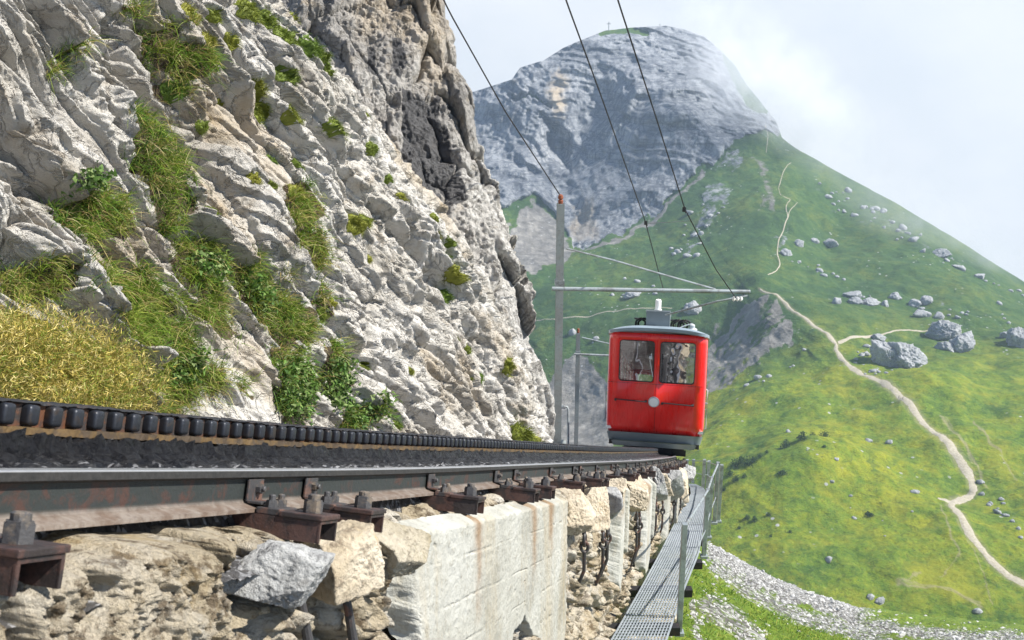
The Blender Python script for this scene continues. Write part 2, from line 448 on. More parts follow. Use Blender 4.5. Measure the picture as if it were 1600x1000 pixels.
# grassy top ledges on the summit and vegetated bands in the cliff
ledge = sstep(3, -2, line_d(HPX, HPY+_wob*0.4, [(940,50),(985,47),(1010,52)])-4)
ledge = np.maximum(ledge, 0.55*sstep(5, -2, line_d(HPX+_wob*1.6, HPY+_wob, [(800,150),(835,148),(860,165)])-2))
ledge = np.maximum(ledge, sstep(3, -3, line_d(HPX, HPY+_wob*.6, [(1135,88),(1150,125),(1170,160),(1195,172)])-6))
rock = rock*(1-ledge)
SCREEP = [(1095,600),(1110,530),(1150,492),(1192,470),(1215,478),(1240,512),(1236,536),(1205,562),(1160,588),(1112,622)]
scree = sstep(-8, 6, poly_sd(HPX+_wob, HPY+_wob, SCREEP))*0.95
scree = np.maximum(scree, 0.9*sstep(-8, 8, poly_sd(HPX+_wob, HPY+_wob, [(860,590),(905,545),(950,600),(960,740),(840,740)])))
scree = np.maximum(scree, 0.85*sstep(-6, 8, poly_sd(HPX+_wob, HPY+_wob, [(835,310),(868,340),(898,398),(870,420),(830,440),(790,430),(770,380)])))
scree = np.maximum(scree, 0.8*sstep(7, 0, line_d(HPX+_wob*.5, HPY+_wob*.5, [(900,400),(960,380),(1020,343),(1070,300),(1100,270)])))
scree = np.maximum(scree, 0.55*sstep(-8, 8, poly_sd(HPX+_wob, HPY+_wob, [(1170,240),(1200,262),(1214,320),(1180,345),(1195,300)])))
_st = fbm(np.stack([(HPX*.675+HPY*.736+_wob*.6)/8, (HPX*.736-HPY*.675)/70, 0*HPX], -1), 4)
scree = scree*np.where((HPX > 1090) & (HPY > 400), .35+.75*sstep(-.35, .25, _st), 1)
dirt = np.zeros_like(HPX)
MAINP = [(1187,455),(1215,470),(1250,495),(1290,521),(1308,532),(1305,548),(1330,580),(1370,608),(1405,632),(1440,658),(1475,690),(1502,714),(1520,735),(1524,752),(1508,766),(1490,774),(1486,787),(1496,808),(1514,838),(1545,875),(1575,898),(1625,925)]
dirt = .5*sstep(1, .25, line_d(HPX+_wob*.35, HPY+_wob*.25, MAINP)/np.interp(HPY, [455, 560, 700, 800, 920], [4, 7, 13, 14, 11]))
for pts, w, a in (([(1250,640),(1300,600),(1340,590)], .1, .0), ([(1470,650),(1500,690),(1530,720),(1540,745)], 2.2, .6), ([(1520,655),(1545,690),(1560,700)], 2.0, .6), ([(1440,900),(1400,920),(1480,925),(1530,955)], 2.5, .6),
                  ([(1400,915),(1450,918),(1530,950)], 2.0, .5), ([(1465,790),(1480,830),(1500,870),(1470,905)], 1.6, .6), ([(1490,790),(1492,820),(1530,880),(1550,950)], 1.4, .5), ([(1475,650),(1520,715)], 1.5, .4), ([(1560,700),(1590,740)], 1.5, .4)):
    dirt = np.maximum(dirt, a*sstep(w*1.5, 0, line_d(HPX+_wob*.8, HPY+_wob*.5, pts)))
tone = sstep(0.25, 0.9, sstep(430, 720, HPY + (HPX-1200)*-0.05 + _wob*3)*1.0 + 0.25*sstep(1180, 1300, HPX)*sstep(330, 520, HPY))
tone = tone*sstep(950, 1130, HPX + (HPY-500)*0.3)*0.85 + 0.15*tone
ochre = 0.9*sstep(-6, 14, poly_sd(HPX+_wob, HPY+_wob, [(850,140),(875,105),(888,120),(885,180),(868,190)])) + 0.5*sstep(0, 14, poly_sd(HPX+_wob, HPY+_wob, [(890,320),(935,300),(940,380),(885,380)]))
gully = sstep(-6, 16, poly_sd(HPX+_wob, HPY+_wob, [(845,175),(870,190),(892,210),(890,270),(850,240)]))
z = hill_depth(HPX, HPY)
# secondary relief of the cliff: buttresses, gullies, folded beds
W0 = P(HPX, HPY, z)
q = W0/np.array([85., 110., 330.]) + 0.15*np.stack([fbm(W0/160., 2), fbm(W0/160.+7, 2), 0*HPX], -1); fl = ridged(q, 4, 0.5)
q2 = np.stack([(W0[..., 0]+W0[..., 2]*0.35+18*fbm(W0/120., 3))/260., W0[..., 1]/260., (W0[..., 2]+W0[..., 0]*.3+22*fbm(W0/90.+3, 3))/16.], -1)
beds = ridged(q2, 3, 0.6)
rr = sstep(0.3, 0.9, rock)
z = z - rr*(26*(fl-0.5) + 9*(beds-0.45)*sstep(-0.3, 0.4, fbm(W0/150.+9, 2)+0.1) + 5*fbm(W0/np.array([40., 40., 110.]), 4, 0.5) + 4*ridged(W0/np.array([15., 15., 160.])+4, 3))
z = z + gully*22
G = P(HPX, HPY, z)
gr = 1-rr
dz = gr*(fbm(W0/85., 4)*7.5 + fbm(W0/22.+4, 4)*2.4 + fbm(W0/7.+4, 3)*.5*sstep(700, 550, z) + fbm(W0/np.array([60., 9., 9.])+8, 3)*0.45*sstep(640, 500, z))
dz = dz*sstep(0, 0.06, np.repeat(HT[None], len(HX), 0)) + np.minimum(0.9*fbm(W0/30., 3), 0.5)*gr
dz = dz + gr*0.8*ridged(np.stack([W0[..., 0]/45, W0[..., 1]/45, W0[..., 2]/4.5], -1)+3, 2)*sstep(0, .06, np.repeat(HT[None], len(HX), 0))
dz = dz + 1.0*scree*ridged(W0/np.array([14., 30., 30.]), 3)*sstep(0, .06, np.repeat(HT[None], len(HX), 0))
for bx, by, bw, bh, ba in ((1270, 745, 130, 38, 9), (1240, 700, 60, 22, 5), (1445, 600, 90, 30, 5), (1200, 640, 80, 30, 5), (1330, 720, 60, 18, 4), (1400, 800, 100, 26, 4), (1500, 690, 70, 22, 3), (1250, 860, 90, 20, 3)):
    dz = dz + ba*np.exp(-((HPX-bx)/bw)**2-((HPY-by)/bh)**2)
G[..., 2] += dz
# the ground goes on over the crest and falls away behind it
back = []
for k in range(1, 9):
    b = G[:, 0].copy(); d = b[:, :2]/np.linalg.norm(b[:, :2], axis=1)[:, None]
    b[:, :2] += d*(8*k**1.9); b[:, 2] -= 1.2*k**2.3
    back.append(b)
GG = np.concatenate([np.stack(back[::-1], 1), G], 1)
nb = len(back)
def padb(a): return np.concatenate([np.repeat(a[:, :1], nb, 1), a], 1).ravel()
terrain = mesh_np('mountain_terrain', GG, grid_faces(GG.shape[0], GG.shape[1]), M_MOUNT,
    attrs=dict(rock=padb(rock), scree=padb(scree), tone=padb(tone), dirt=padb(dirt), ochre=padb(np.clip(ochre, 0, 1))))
tag(terrain, 'limestone peak with green meadow flanks falling to a grassy saddle', 'mountain', kind='structure')
print('hill z range', z.min(), z.max())

def ground(px, py, up=0.0):        # a point of the built hillside seen near a pixel
    i = np.interp(px, HX, np.arange(len(HX))); sk = np.interp(px, HX, _sk)
    t = np.clip((py-sk)/(HYB-sk), 0, 1); j = np.interp(t, HT, np.arange(len(HT)))
    i0 = int(min(i, len(HX)-2)); j0 = int(min(j, len(HT)-2)); a, b = i-i0, j-j0
    p = (G[i0, j0]*(1-a)*(1-b) + G[i0+1, j0]*a*(1-b) + G[i0, j0+1]*(1-a)*b + G[i0+1, j0+1]*a*b)
    return np.array([p[0], p[1], p[2]+up])
def depth_of(p): return p[1]*CP - p[2]*SP

# ------------------------------------------------------------------ trodden paths, draped on the slope
def m_path():
    m = Mat('path_gravel'); p = m.pos()
    c = m.ramp(m.noise(p, 0.9, 5, 0.65), [(0.3, (0.27, 0.24, 0.18)), (0.7, (0.44, 0.40, 0.32))])
    return m.done(c, 0.95, 0, m.bump(m.noise(p, 1.5, 4), 0.4, 0.5), 0.2)
M_PATH = m_path()
def smooth_path(pts, n):
    pts = np.array(pts, float); d = np.r_[0, np.cumsum(np.hypot(*np.diff(pts[:, :2], axis=0).T))]
    s = np.linspace(0, d[-1], n)
    for _ in range(2):
        q = np.stack([np.interp(s, d, pts[:, k]) for k in range(pts.shape[1])], 1)
        q[1:-1] = (q[:-2] + 2*q[1:-1] + q[2:])/4; q[1:-1] = (q[:-2] + 2*q[1:-1] + q[2:])/4
        pts = q; d = np.r_[0, np.cumsum(np.hypot(*np.diff(pts[:, :2], axis=0).T))]; s = np.linspace(0, d[-1], n)
    return pts
def path_ribbon(name, pts, n=120, up=0.25):   # (px, py, width in px across)
    q = smooth_path(pts, n); t = np.gradient(q[:, :2], axis=0); t /= np.linalg.norm(t, axis=1)[:, None]
    nr = np.stack([-t[:, 1], t[:, 0]], 1)
    rows = []
    for k in range(n):
        w = q[k, 2]*.88*(1+0.45*float(fbm(np.array([k/5., 3.1, 0.2]), 4)))
        rows.append([ground(*(q[k, :2] + nr[k]*w*o/2), up=(up if abs(o) < .9 else -0.1)) for o in (-1, -0.6, 0, 0.6, 1)])
    o = mesh_np(name, np.array(rows), grid_faces(n, 5), M_PATH)
    return tag(o, kind='structure')
path_ribbon('path', [(1187,455,3),(1215,470,4),(1250,495,5),(1290,521,6),(1308,532,8),(1305,548,8),(1330,580,9),(1370,608,9),(1405,632,9),(1440,658,10),(1475,690,12),(1502,714,14),(1520,735,15),(1524,752,15),(1508,766,14),(1490,774,14),(1486,787,15),(1496,808,16),(1514,838,14),(1545,875,13),(1575,898,12),(1625,925,12)], 260)
path_ribbon('path', [(1310,530,6),(1330,524,5),(1360,522,3.2),(1400,518,2.2),(1440,518,1.6),(1462,518,1.2)], 60)
path_ribbon('path', [(1196,196,2.0),(1200,215,1.3),(1197,240,1.3)], 30)
path_ribbon('path', [(1236,255,1.0),(1222,275,1.2),(1216,292,1.3),(1222,306,1.5),(1236,312,1.6),(1227,328,1.8),(1231,345,2),(1224,358,2.2),(1216,380,2.2),(1214,396,2.4),(1220,408,2.4),(1210,420,2.0),(1196,428,1.4)], 110)
path_ribbon('path', [(1246,320,1.0),(1233,335,1.3),(1230,350,1.6)], 24)
path_ribbon('path', [(838,502,1.4),(880,498,1.6),(940,492,1.5),(1000,488,1.3),(1050,488,1.1)], 60)
path_ribbon('path', [(1492,776,12),(1478,773,9),(1466,772,5)], 20, 0.2)
# the bare pale slope running down to the path from the right side of the crest
# ================================================================== track line (depth z in the camera frame -> right-hand rail head)
_zz = np.arange(-4, 60, 0.05)
_xr = np.interp(_zz, [-4, 0, 15.5, 20, 25, 30, 40, 60], [-2.34, -1.4, 2.245, 3.18, 3.98, 4.62, 5.6, 6.8])
_yr = np.interp(_zz, [-4, 0, 1.905, 3.08, 3.67, 4.7, 7.44, 12.7, 19.3, 25, 30, 40, 60], [-.58, .004, .277, .4485, .533, .675, 1.04, 1.74, 2.575, 3.28, 3.9, 5.2, 7.9])
for _ in range(3):
    for a in (_xr, _yr):
        k = np.ones(21)/21; pad = np.r_[2*a[0]-a[10:0:-1], a, 2*a[-1]-a[-2:-12:-1]]; a[:] = np.convolve(pad, k, 'valid')
def track(z):
    return C(np.interp(z, _zz, _xr), np.interp(z, _zz, _yr), z)
def frame(z):                       # origin, right, tangent, up
    z = np.asarray(z, float)
    o = track(z); t = track(z+0.1)-track(z-0.1); t /= np.linalg.norm(t, axis=-1, keepdims=True)
    r = np.stack([t[..., 1], -t[..., 0], 0*t[..., 0]], -1); r /= np.linalg.norm(r, axis=-1, keepdims=True)
    u = np.cross(r, t)
    return o, r, t, u
def fmat(z, dx=0.0, du=0.0):
    o, r, t, u = frame(z); o = o + r*dx + u*du
    return Matrix(((r[0], t[0], u[0], o[0]), (r[1], t[1], u[1], o[1]), (r[2], t[2], u[2], o[2]), (0, 0, 0, 1)))

# ================================================================== near cliff
def m_cliff(name, dark):
    m = Mat(name); p = m.pos(); stain, soil, ochre = m.attr('stain'), m.attr('soil'), m.attr('ochre')
    n1 = m.noise(p, 0.9, 7, 0.65, 0.5); n2 = m.noise(p, 6.0, 6, 0.7); n3 = m.noise(p, 28.0, 5, 0.7)
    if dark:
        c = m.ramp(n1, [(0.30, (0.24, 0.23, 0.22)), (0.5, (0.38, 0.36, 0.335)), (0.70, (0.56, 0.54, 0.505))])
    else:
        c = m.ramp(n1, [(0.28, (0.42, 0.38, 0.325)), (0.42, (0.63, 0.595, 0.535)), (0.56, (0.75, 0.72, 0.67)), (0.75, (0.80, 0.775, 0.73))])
    c = m.mix(m.math('MULTIPLY', m.rng(n2, 0.58, 0.74), 0.28), c, (0.30, 0.25, 0.195) if not dark else (0.13, 0.12, 0.115))
    c = m.mix(m.math('MULTIPLY', m.rng(m.noise(p, 2.3, 5, 0.6, 1.0), 0.56, 0.70), 0.5), c, (0.40, 0.31, 0.20))
    wth = m.attr('weather')
    c = m.mix(m.math('MULTIPLY', m.rng(m.math('ADD', wth, m.math('MULTIPLY', m.math('SUBTRACT', n2, .5), .8)), .35, .75), .33), c, m.mix(n3, (.24, .205, .165), (.40, .36, .31)))
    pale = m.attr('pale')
    c = m.mix(m.math('MULTIPLY', pale, m.rng(n2, .35, .6)), c, (.66, .64, .60))  # sunlit side of the buttress painted in as a paler colour
    ck = m.noise(p, 3.4, 5, .62, .8); ckl = m.math('ABSOLUTE', m.math('SUBTRACT', ck, .5))
    c = m.mix(m.math('MULTIPLY', m.rng(ckl, .014, .004), .22), c, (.14, .115, .09))
    # black lichen specks
    sp = m.math('MULTIPLY', m.rng(m.noise(m.mapped(p, (1, 1, 0.6)), 5.5, 6, 0.75), 0.60, 0.68), 0.75 if dark else 0.2)
    c = m.mix(sp, c, (0.075, 0.075, 0.08))
    c = m.mix(m.math('MULTIPLY', ochre, m.rng(n2, 0.3, 0.6, 0.4, 1)), c, (0.47, 0.35, 0.20))
    sf = m.rng(m.math('ADD', stain, m.math('MULTIPLY', m.math('SUBTRACT', n2, 0.5), 0.9)), 0.40, 0.60)
    c = m.mix(m.math('MULTIPLY', sf, 0.9), c, (0.095, 0.095, 0.10))
    so = m.rng(m.math('ADD', soil, m.math('MULTIPLY', m.math('SUBTRACT', n2, 0.5), 1.2)), 0.40, 0.62)
    c = m.mix(so, c, m.ramp(n3, [(0.3, (0.075, 0.055, 0.035)), (0.7, (0.21, 0.17, 0.115))]))
    h = m.math('ADD', m.math('MULTIPLY', m.noise(p, 11, 9, 0.76), 1.0), m.math('ADD', m.math('MULTIPLY', n3, 0.4), m.math('MULTIPLY', m.rng(ckl, .0, .03), .5)))
    nb = m.bump(h, 0.08, 1.0)
    return m.done(c, 0.92, 0, nb, 0.15)
M_CLIFF = m_cliff('pale_limestone', False)
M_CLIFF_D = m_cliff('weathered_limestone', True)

_pa, _pb, _pc = P(0, 640, 6.5), P(868, 700, 14.0), P(440, 0, 10.0)   # three points of the mean slab plane
SN = np.cross(_pb-_pa, _pc-_pa); SN /= np.linalg.norm(SN)
if SN[0] < 0: SN = -SN
SB = _pa
def ray(px, py): return C((np.asarray(px, float)-800)/FPX, (np.asarray(py, float)-500)/FPX, 1.0)
def slab_z(px, py): return float(SB @ SN)/(ray(px, py) @ SN)
_e = P(440, 0, slab_z(440, 0)) - P(868, 700, slab_z(868, 700)); SE = _e/np.linalg.norm(_e)
SA = np.cross(SE, SN); SA /= np.linalg.norm(SA)
if SA[1] < 0: SA = -SA

GRASS_ZONES = [
 [(188,160),(215,165),(250,195),(300,235),(306,290),(300,335),(285,365),(262,350),(240,300),(215,250),(200,205)],
 [(82,345),(100,312),(150,300),(195,312),(215,345),(205,375),(150,370),(110,368)],
 [(160,440),(200,425),(245,420),(270,465),(300,500),(300,545),(250,560),(200,545),(165,500)],
 [(372,415),(420,400),(450,420),(470,455),(500,490),(490,530),(455,545),(420,510),(385,470)],
 [(262,40),(290,30),(300,60),(340,80),(350,115),(325,120),(290,105),(268,75)],
 [(290,375),(330,370),(355,400),(360,440),(345,460),(310,440),(290,410)],
 [(10,440),(60,415),(110,410),(115,455),(60,470),(20,465)],
 [(430,540),(475,550),(495,600),(490,650),(465,660),(440,630)],[(510,535),(545,540),(550,600),(525,620)],[(535,650),(585,630),(590,660),(540,678)],
 [(300,470),(340,460),(370,480),(385,520),(355,530),(320,505)],
 [(235,560),(290,545),(310,600),(290,660),(235,660)],
 [(318,570),(345,575),(352,610),(332,625)], [(365,590),(400,605),(395,620)],
 [(448,285),(480,285),(500,320),(490,360),(465,390),(450,340)],
 [(460,370),(500,360),(520,400),(500,420)],[(505,440),(530,470),(520,500),(505,480)],
 [(130,425),(180,418),(170,450),(135,455)],
 [(75,120),(105,108),(128,72),(112,64)], [(200,0),(235,0),(230,18)],[(290,115),(330,125),(325,145),(290,140)]]
GOLD = [(-60,545),(40,535),(120,560),(180,590),(215,620),(228,665),(150,660),(-60,640)]
def slab_edge(y): return np.interp(y, [-120,0,50,90,140,190,250,300,350,420,480,550,620,700,760], [365,440,482,520,558,590,622,662,700,745,785,825,850,868,880])

XS, YS = 1.35, 1.35
ys = np.arange(-110, 745, YS)
ncol = 760
u = np.linspace(0, 1, ncol)
LX = -150
ex = slab_edge(ys) + 9*fbm(np.stack([ys/45, 0*ys, 0*ys+2], -1), 4)
SPX = LX + (ex[None]-LX)*u[:, None]; SPY = np.repeat(ys[None], ncol, 0)
SZ = slab_z(SPX, SPY)
de = ex[None]-SPX                                          # px to the free edge
SZ = SZ*(1 + 0.05*np.clip(1-de/34, 0, 1)**2)
W = P(SPX, SPY, SZ)
a_, b_, c_ = W @ SA, W @ SE, W @ SN
def rock_relief(a, b, c, s=1.0):
    q = np.stack([a, b*0.24, c], -1)
    wob = 0.35*np.stack([fbm(q/0.9, 3), fbm(q/0.9+7, 3), fbm(q/0.9+13, 3)], -1)
    q = q + wob
    big = ridged(q/2.1+3.3, 3, 0.45)
    f1, f2, rn, gd = worley(q/0.62)
    crack = np.exp(-(f2-f1)/0.055)
    g1, g2, rn2, gd2 = worley(np.stack([a, b*0.45, c], -1)/0.19 + 0.5*wob)
    crack2 = np.exp(-(g2-g1)/0.07)
    lvl = fbm(np.stack([a, b*.5, c], -1)/1.6+21, 3)
    def saw(lam, seed, wb, sharp=0.10):
        w = fbm(np.stack([a/(lam*1.6), b/(lam*5.5), c*.4+seed], -1), 3)
        ph = a/lam + wb*w + .22*b/lam*np.sin(seed)
        fr = ph - np.floor(ph); cell = np.floor(ph)
        amp = .35 + .65*sstep(-.5, .5, perlin(np.stack([cell*3.7+seed, b/(lam*3.5), 0*b+seed*1.3], -1)))
        rise = np.clip(fr/sharp, 0, 1)
        return amp*(rise*(1-np.clip((fr-sharp)/(1-sharp), 0, 1)**1.2))
    blocky = sstep(-0.3, 0.15, lvl)
    d = 0.30*(big-0.55) + 0.38*(saw(1.15, 1.7, 1.5)-.4) + 0.19*(saw(.43, 4.1, 1.4)-.4) + 0.085*(saw(.17, 8.3, 1.2, .16)-.4)
    d += 0.10*(rn-0.5) + 0.10*gd - 0.16*crack + blocky*(0.055*(rn2-0.5) + 0.06*gd2 - 0.06*crack2)
    d += 0.035*fbm(q/0.14, 4, 0.62) + 0.022*ridged(np.stack([a, b*.5, c], -1)/0.07, 3, 0.6) + 0.016*fbm(np.stack([a, b*.7, c], -1)/0.04, 3, 0.6)
    return d*s
D = rock_relief(a_, b_, c_)
soil = np.full(SPX.shape, -99.0)
_w2 = 12*fbm(np.stack([SPX/30, SPY/30, 0*SPX], -1), 3)
for zn in GRASS_ZONES + [GOLD]:
    soil = np.maximum(soil, poly_sd(SPX+_w2*1.4, SPY+_w2, zn)-2)
soilm = sstep(-7, 6, soil)
# big overhanging ribs on the left, smooth bare slabs low in the middle
left = sstep(330, 150, SPX)*sstep(420, 250, SPY)
D = D + left*0.34*(ridged(np.stack([a_*0.95, b_*0.16, c_], -1)/0.75+8, 2)-0.6)
smooth_ = sstep(-10, 18, poly_sd(SPX+_w2, SPY, [(300,540),(330,460),(360,470),(440,620),(455,690),(290,690)]))
rightpart = sstep(380, 620, SPX + SPY*0.25 - 40)
D = D*(1-0.3*rightpart)
D = D + rightpart*(0.12*(ridged(np.stack([a_, b_*.3, c_], -1)/0.30+5, 3)-.5) - 0.13*sstep(.1, .5, fbm(np.stack([a_, b_*.4, c_], -1)/0.15+3, 3)) - .09*sstep(.15, .5, fbm(np.stack([a_, b_*.6, c_], -1)/0.42+13, 3)))
D = D*(1-0.6*smooth_)
Ds = 0.10*fbm(np.stack([a_, b_, c_], -1)/0.5, 3) - 0.06
D = D*(1-soilm*0.85) + Ds*soilm
gul = line_d(SPX+_w2, SPY, [(255,30),(300,150),(340,260),(400,370),(440,430)])
D = D - 0.30*np.exp(-(gul/24)**2) - 0.28*np.exp(-(line_d(SPX+_w2, SPY, [(205,20),(225,100),(270,190)])/13)**2) - 0.22*np.exp(-(line_d(SPX+_w2, SPY, [(130,90),(170,180),(220,260)])/11)**2)
D = D*np.interp(SZ, [4, 8, 14], [0.85, 0.9, 0.85])
SG = W + SN*D[..., None]
_dv = SG[-1]/np.linalg.norm(SG[-1], axis=1)[:, None] + np.array([-0.10, 0, 0])
skirt = [SG[-1] + _dv*(0.16*k**1.7) for k in range(1, 7)]
SGG = np.concatenate([SG, np.stack(skirt)], 0)
def padc(a): return np.concatenate([a, np.repeat(a[-1:], 6, 0)], 0).ravel()
weath = sstep(0.0, 0.45, fbm(np.stack([a_, b_*.2, c_], -1)/0.40+60, 4)+.12*fbm(np.stack([a_, b_, c_], -1)/1.6+3, 2))*sstep(560, 380, SPX + SPY*.3 - 60) + 0.45*sstep(.15, .5, fbm(np.stack([a_, b_*.35, c_], -1)/0.5+80, 4))
ochre_s = sstep(0.15, 0.5, fbm(np.stack([a_, b_*.4, c_], -1)/1.1+40, 3))*0.55
cliff = thing('rock_cliff', 'sunlit white limestone cliff of slanting ribs rising left of the track', 'cliff', tuple(P(300, 640, 8.0)))
mesh_np('slab_face', SGG, grid_faces(SGG.shape[0], SGG.shape[1]), M_CLIFF, cliff, dict(stain=padc(0*SPX), soil=padc(soilm), ochre=padc(ochre_s), weather=padc(weath), pale=padc(0*SPX)))

# the darker water-stained buttress standing behind the slab
def but_edge(y): return np.interp(y, [-120,0,60,130,200,250,290,340,390,440,490,540,580,610,660,740], [668,697,710,727,742,757,771,786,803,824,836,840,853,862,867,874])
_wa = np.array([[868,690,1],[520,80,1],[697,0,1]], float); _wb = np.linalg.solve(_wa, [1/14.5, 1/15.6, 1/16.6])
yb = np.arange(-110, 750, 1.45); nb_ = 330; u = np.linspace(0, 1, nb_)
eb = but_edge(yb) + 6*fbm(np.stack([yb/40, 0*yb, 0*yb+9], -1), 4) + 3*fbm(np.stack([yb/12, 0*yb, 0*yb+4], -1), 3)
BX = 395 + (eb[None]-395)*u[:, None]; BY = np.repeat(yb[None], nb_, 0)
BZ = 1/(_wb[0]*BX + _wb[1]*BY + _wb[2])
deb = eb[None]-BX
BZ = BZ*(1 + 0.05*np.clip(1-deb/45, 0, 1)**2)
Wb = P(BX, BY, BZ)
BN = np.cross(P(697, 0, 16.6)-P(520, 80, 15.6), P(868, 690, 14.5)-P(520, 80, 15.6)); BN /= np.linalg.norm(BN)
if BN[1] > 0: BN = -BN
qb = np.stack([Wb[..., 0], Wb[..., 1], Wb[..., 2]*0.38], -1); qb = qb + 0.5*np.stack([fbm(qb/1.3, 3), fbm(qb/1.3+5, 3), fbm(qb/1.3+9, 3)], -1)
f1, f2, rn, gd = worley(qb/0.9)
strip = sstep(110, 20, deb)
Db = 0.5*(ridged(qb/2.4, 3)-0.5) + (0.10+0.22*strip)*(rn-0.5) + (0.16+0.2*strip)*gd - (0.08+0.14*strip)*np.exp(-(f2-f1)/0.06) + 0.10*fbm(Wb/0.3, 4, 0.6) + 0.05*fbm(Wb/0.09, 3)
over = sstep(-10, 30, poly_sd(BX, BY, [(620,170),(700,120),(725,200),(720,330),(660,300)]))
Db = Db - 0.12*over*sstep(150, 260, BY)
BG = Wb + BN*Db[..., None]
_dv = BG[-1]/np.linalg.norm(BG[-1], axis=1)[:, None] + np.array([-0.10, 0, 0])
skb = [BG[-1] + _dv*(0.2*k**1.8) for k in range(1, 7)]
BGG = np.concatenate([BG, np.stack(skb)], 0)
_w3 = 10*fbm(np.stack([BX/14, BY/60, 0*BX], -1), 3)
st = np.full(BX.shape, -99.)
for pg in ([(628,140),(672,150),(700,190),(712,260),(725,320),(700,330),(690,300),(670,270),(655,300),(640,360),(625,280)],
           [(574,70),(584,72),(588,125),(576,118)], [(612,60),(624,66),(626,130),(612,120)], [(545,80),(552,82),(552,98),(545,96)], [(528,78),(536,80),(534,96)],
           [(630,150),(660,150),(690,330),(720,410),(690,420),(650,360),(622,260)], [(668,150),(690,135),(684,250),(672,230)], [(700,230),(712,250),(716,300),(704,290)]):
    st = np.maximum(st, poly_sd(BX+_w3, BY, pg))
stain = sstep(-7, 7, st)
och_b = 0.45*sstep(-15, 25, poly_sd(BX+_w3, BY, [(540,-40),(690,-40),(712,120),(690,150),(620,60),(560,60)]))
def padd(a): return np.concatenate([a, np.repeat(a[-1:], 6, 0)], 0).ravel()
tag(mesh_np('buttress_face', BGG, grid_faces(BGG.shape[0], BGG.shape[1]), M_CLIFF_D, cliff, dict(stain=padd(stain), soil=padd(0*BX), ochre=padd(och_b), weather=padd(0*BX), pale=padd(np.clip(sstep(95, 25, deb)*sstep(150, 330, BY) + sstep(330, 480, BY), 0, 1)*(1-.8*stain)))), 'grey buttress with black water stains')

def on_slab(px, py):               # arrays of pixels -> surface point + index
    j = np.clip(np.round((py-ys[0])/YS).astype(int), 0, len(ys)-1)
    i = np.clip(np.round((px-LX)/(ex[j]-LX)*(ncol-1)).astype(int), 0, ncol-1)
    return SG[i, j]

# ------------------------------------------------------------------ grass and herbs on the ledges
def m_blades(name, transl=0.25):
    m = Mat(name); c = m.attr('tint', 'Vector')
    m.ln(c, m.b.inputs['Base Color']); m.b.inputs['Roughness'].default_value = 0.6; m.b.inputs['Specular IOR Level'].default_value = 0.25
    tr = m.n('ShaderNodeBsdfTranslucent'); m.ln(c, tr.inputs['Color'])
    mx = m.n('ShaderNodeMixShader'); mx.inputs[0].default_value = transl
    m.ln(m.b.outputs[0], mx.inputs[1]); m.ln(tr.outputs[0], mx.inputs[2]); m.ln(mx.outputs[0], m.t.nodes['Material Output'].inputs[0])
    return m.m
M_BLADE = m_blades('grass_blade')
rg = np.random.default_rng(11)
def blades(roots, dirs, L, wd, droop, cols, seg=3):
    """ribbons: roots (n,3), dirs (n,3) unit, L (n), wd (n), droop (n), cols (n,3)"""
    n = len(roots); side = np.cross(dirs, rg.normal(size=(n, 3))); side /= np.linalg.norm(side, axis=1)[:, None]+1e-9
    V = np.zeros((n, seg+1, 2, 3)); Ct = np.zeros((n, seg+1, 2, 3))
    for k in range(seg+1):
        t = k/seg
        c = roots + dirs*(L*t)[:, None] + np.array([0, 0, -1.0])*(droop*L*t*t)[:, None]
        w = wd*(1-0.85*t)
        V[:, k, 0] = c - side*w[:, None]*0.5; V[:, k, 1] = c + side*w[:, None]*0.5
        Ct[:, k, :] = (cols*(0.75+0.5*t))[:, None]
    b = np.arange(n)[:, None, None]*(2*(seg+1)) + np.arange(seg)[None, :, None]*2
    F = np.concatenate([b+0, b+1, b+3, b+2], -1).reshape(-1, 4)
    return V.reshape(-1, 3), F, Ct.reshape(-1, 3)
def join(parts):
    V = []; F = []; Cc = []; b = 0
    for v, f, c in parts: V.append(v); F.append(f+b); Cc.append(c); b += len(v)
    return np.concatenate(V), np.concatenate(F), np.concatenate(Cc)
def rand_in(poly, n):
    q = np.array(poly); lo, hi = q.min(0), q.max(0); out = np.zeros((0, 2))
    while len(out) < n:
        s = lo + (hi-lo)*rg.random((n*2, 2)); d = poly_sd(s[:, 0], s[:, 1], poly)
        s = s[d > -6*rg.random(len(s))]; out = np.concatenate([out, s])
    return out[:n]
def area(poly):
    q = np.array(poly, float); x, y = q[:, 0], q[:, 1]
    return abs(np.dot(x, np.roll(y, 1))-np.dot(y, np.roll(x, 1)))/2
GREENS = np.array([[0.09, 0.185, 0.020], [0.14, 0.245, 0.024], [0.21, 0.295, 0.030], [0.06, 0.13, 0.02], [0.29, 0.31, 0.06]])
STRAW = np.array([[0.42, 0.34, 0.13], [0.34, 0.25, 0.09], [0.50, 0.43, 0.22]])
parts = []
upv = np.array([0, 0, 1.0])
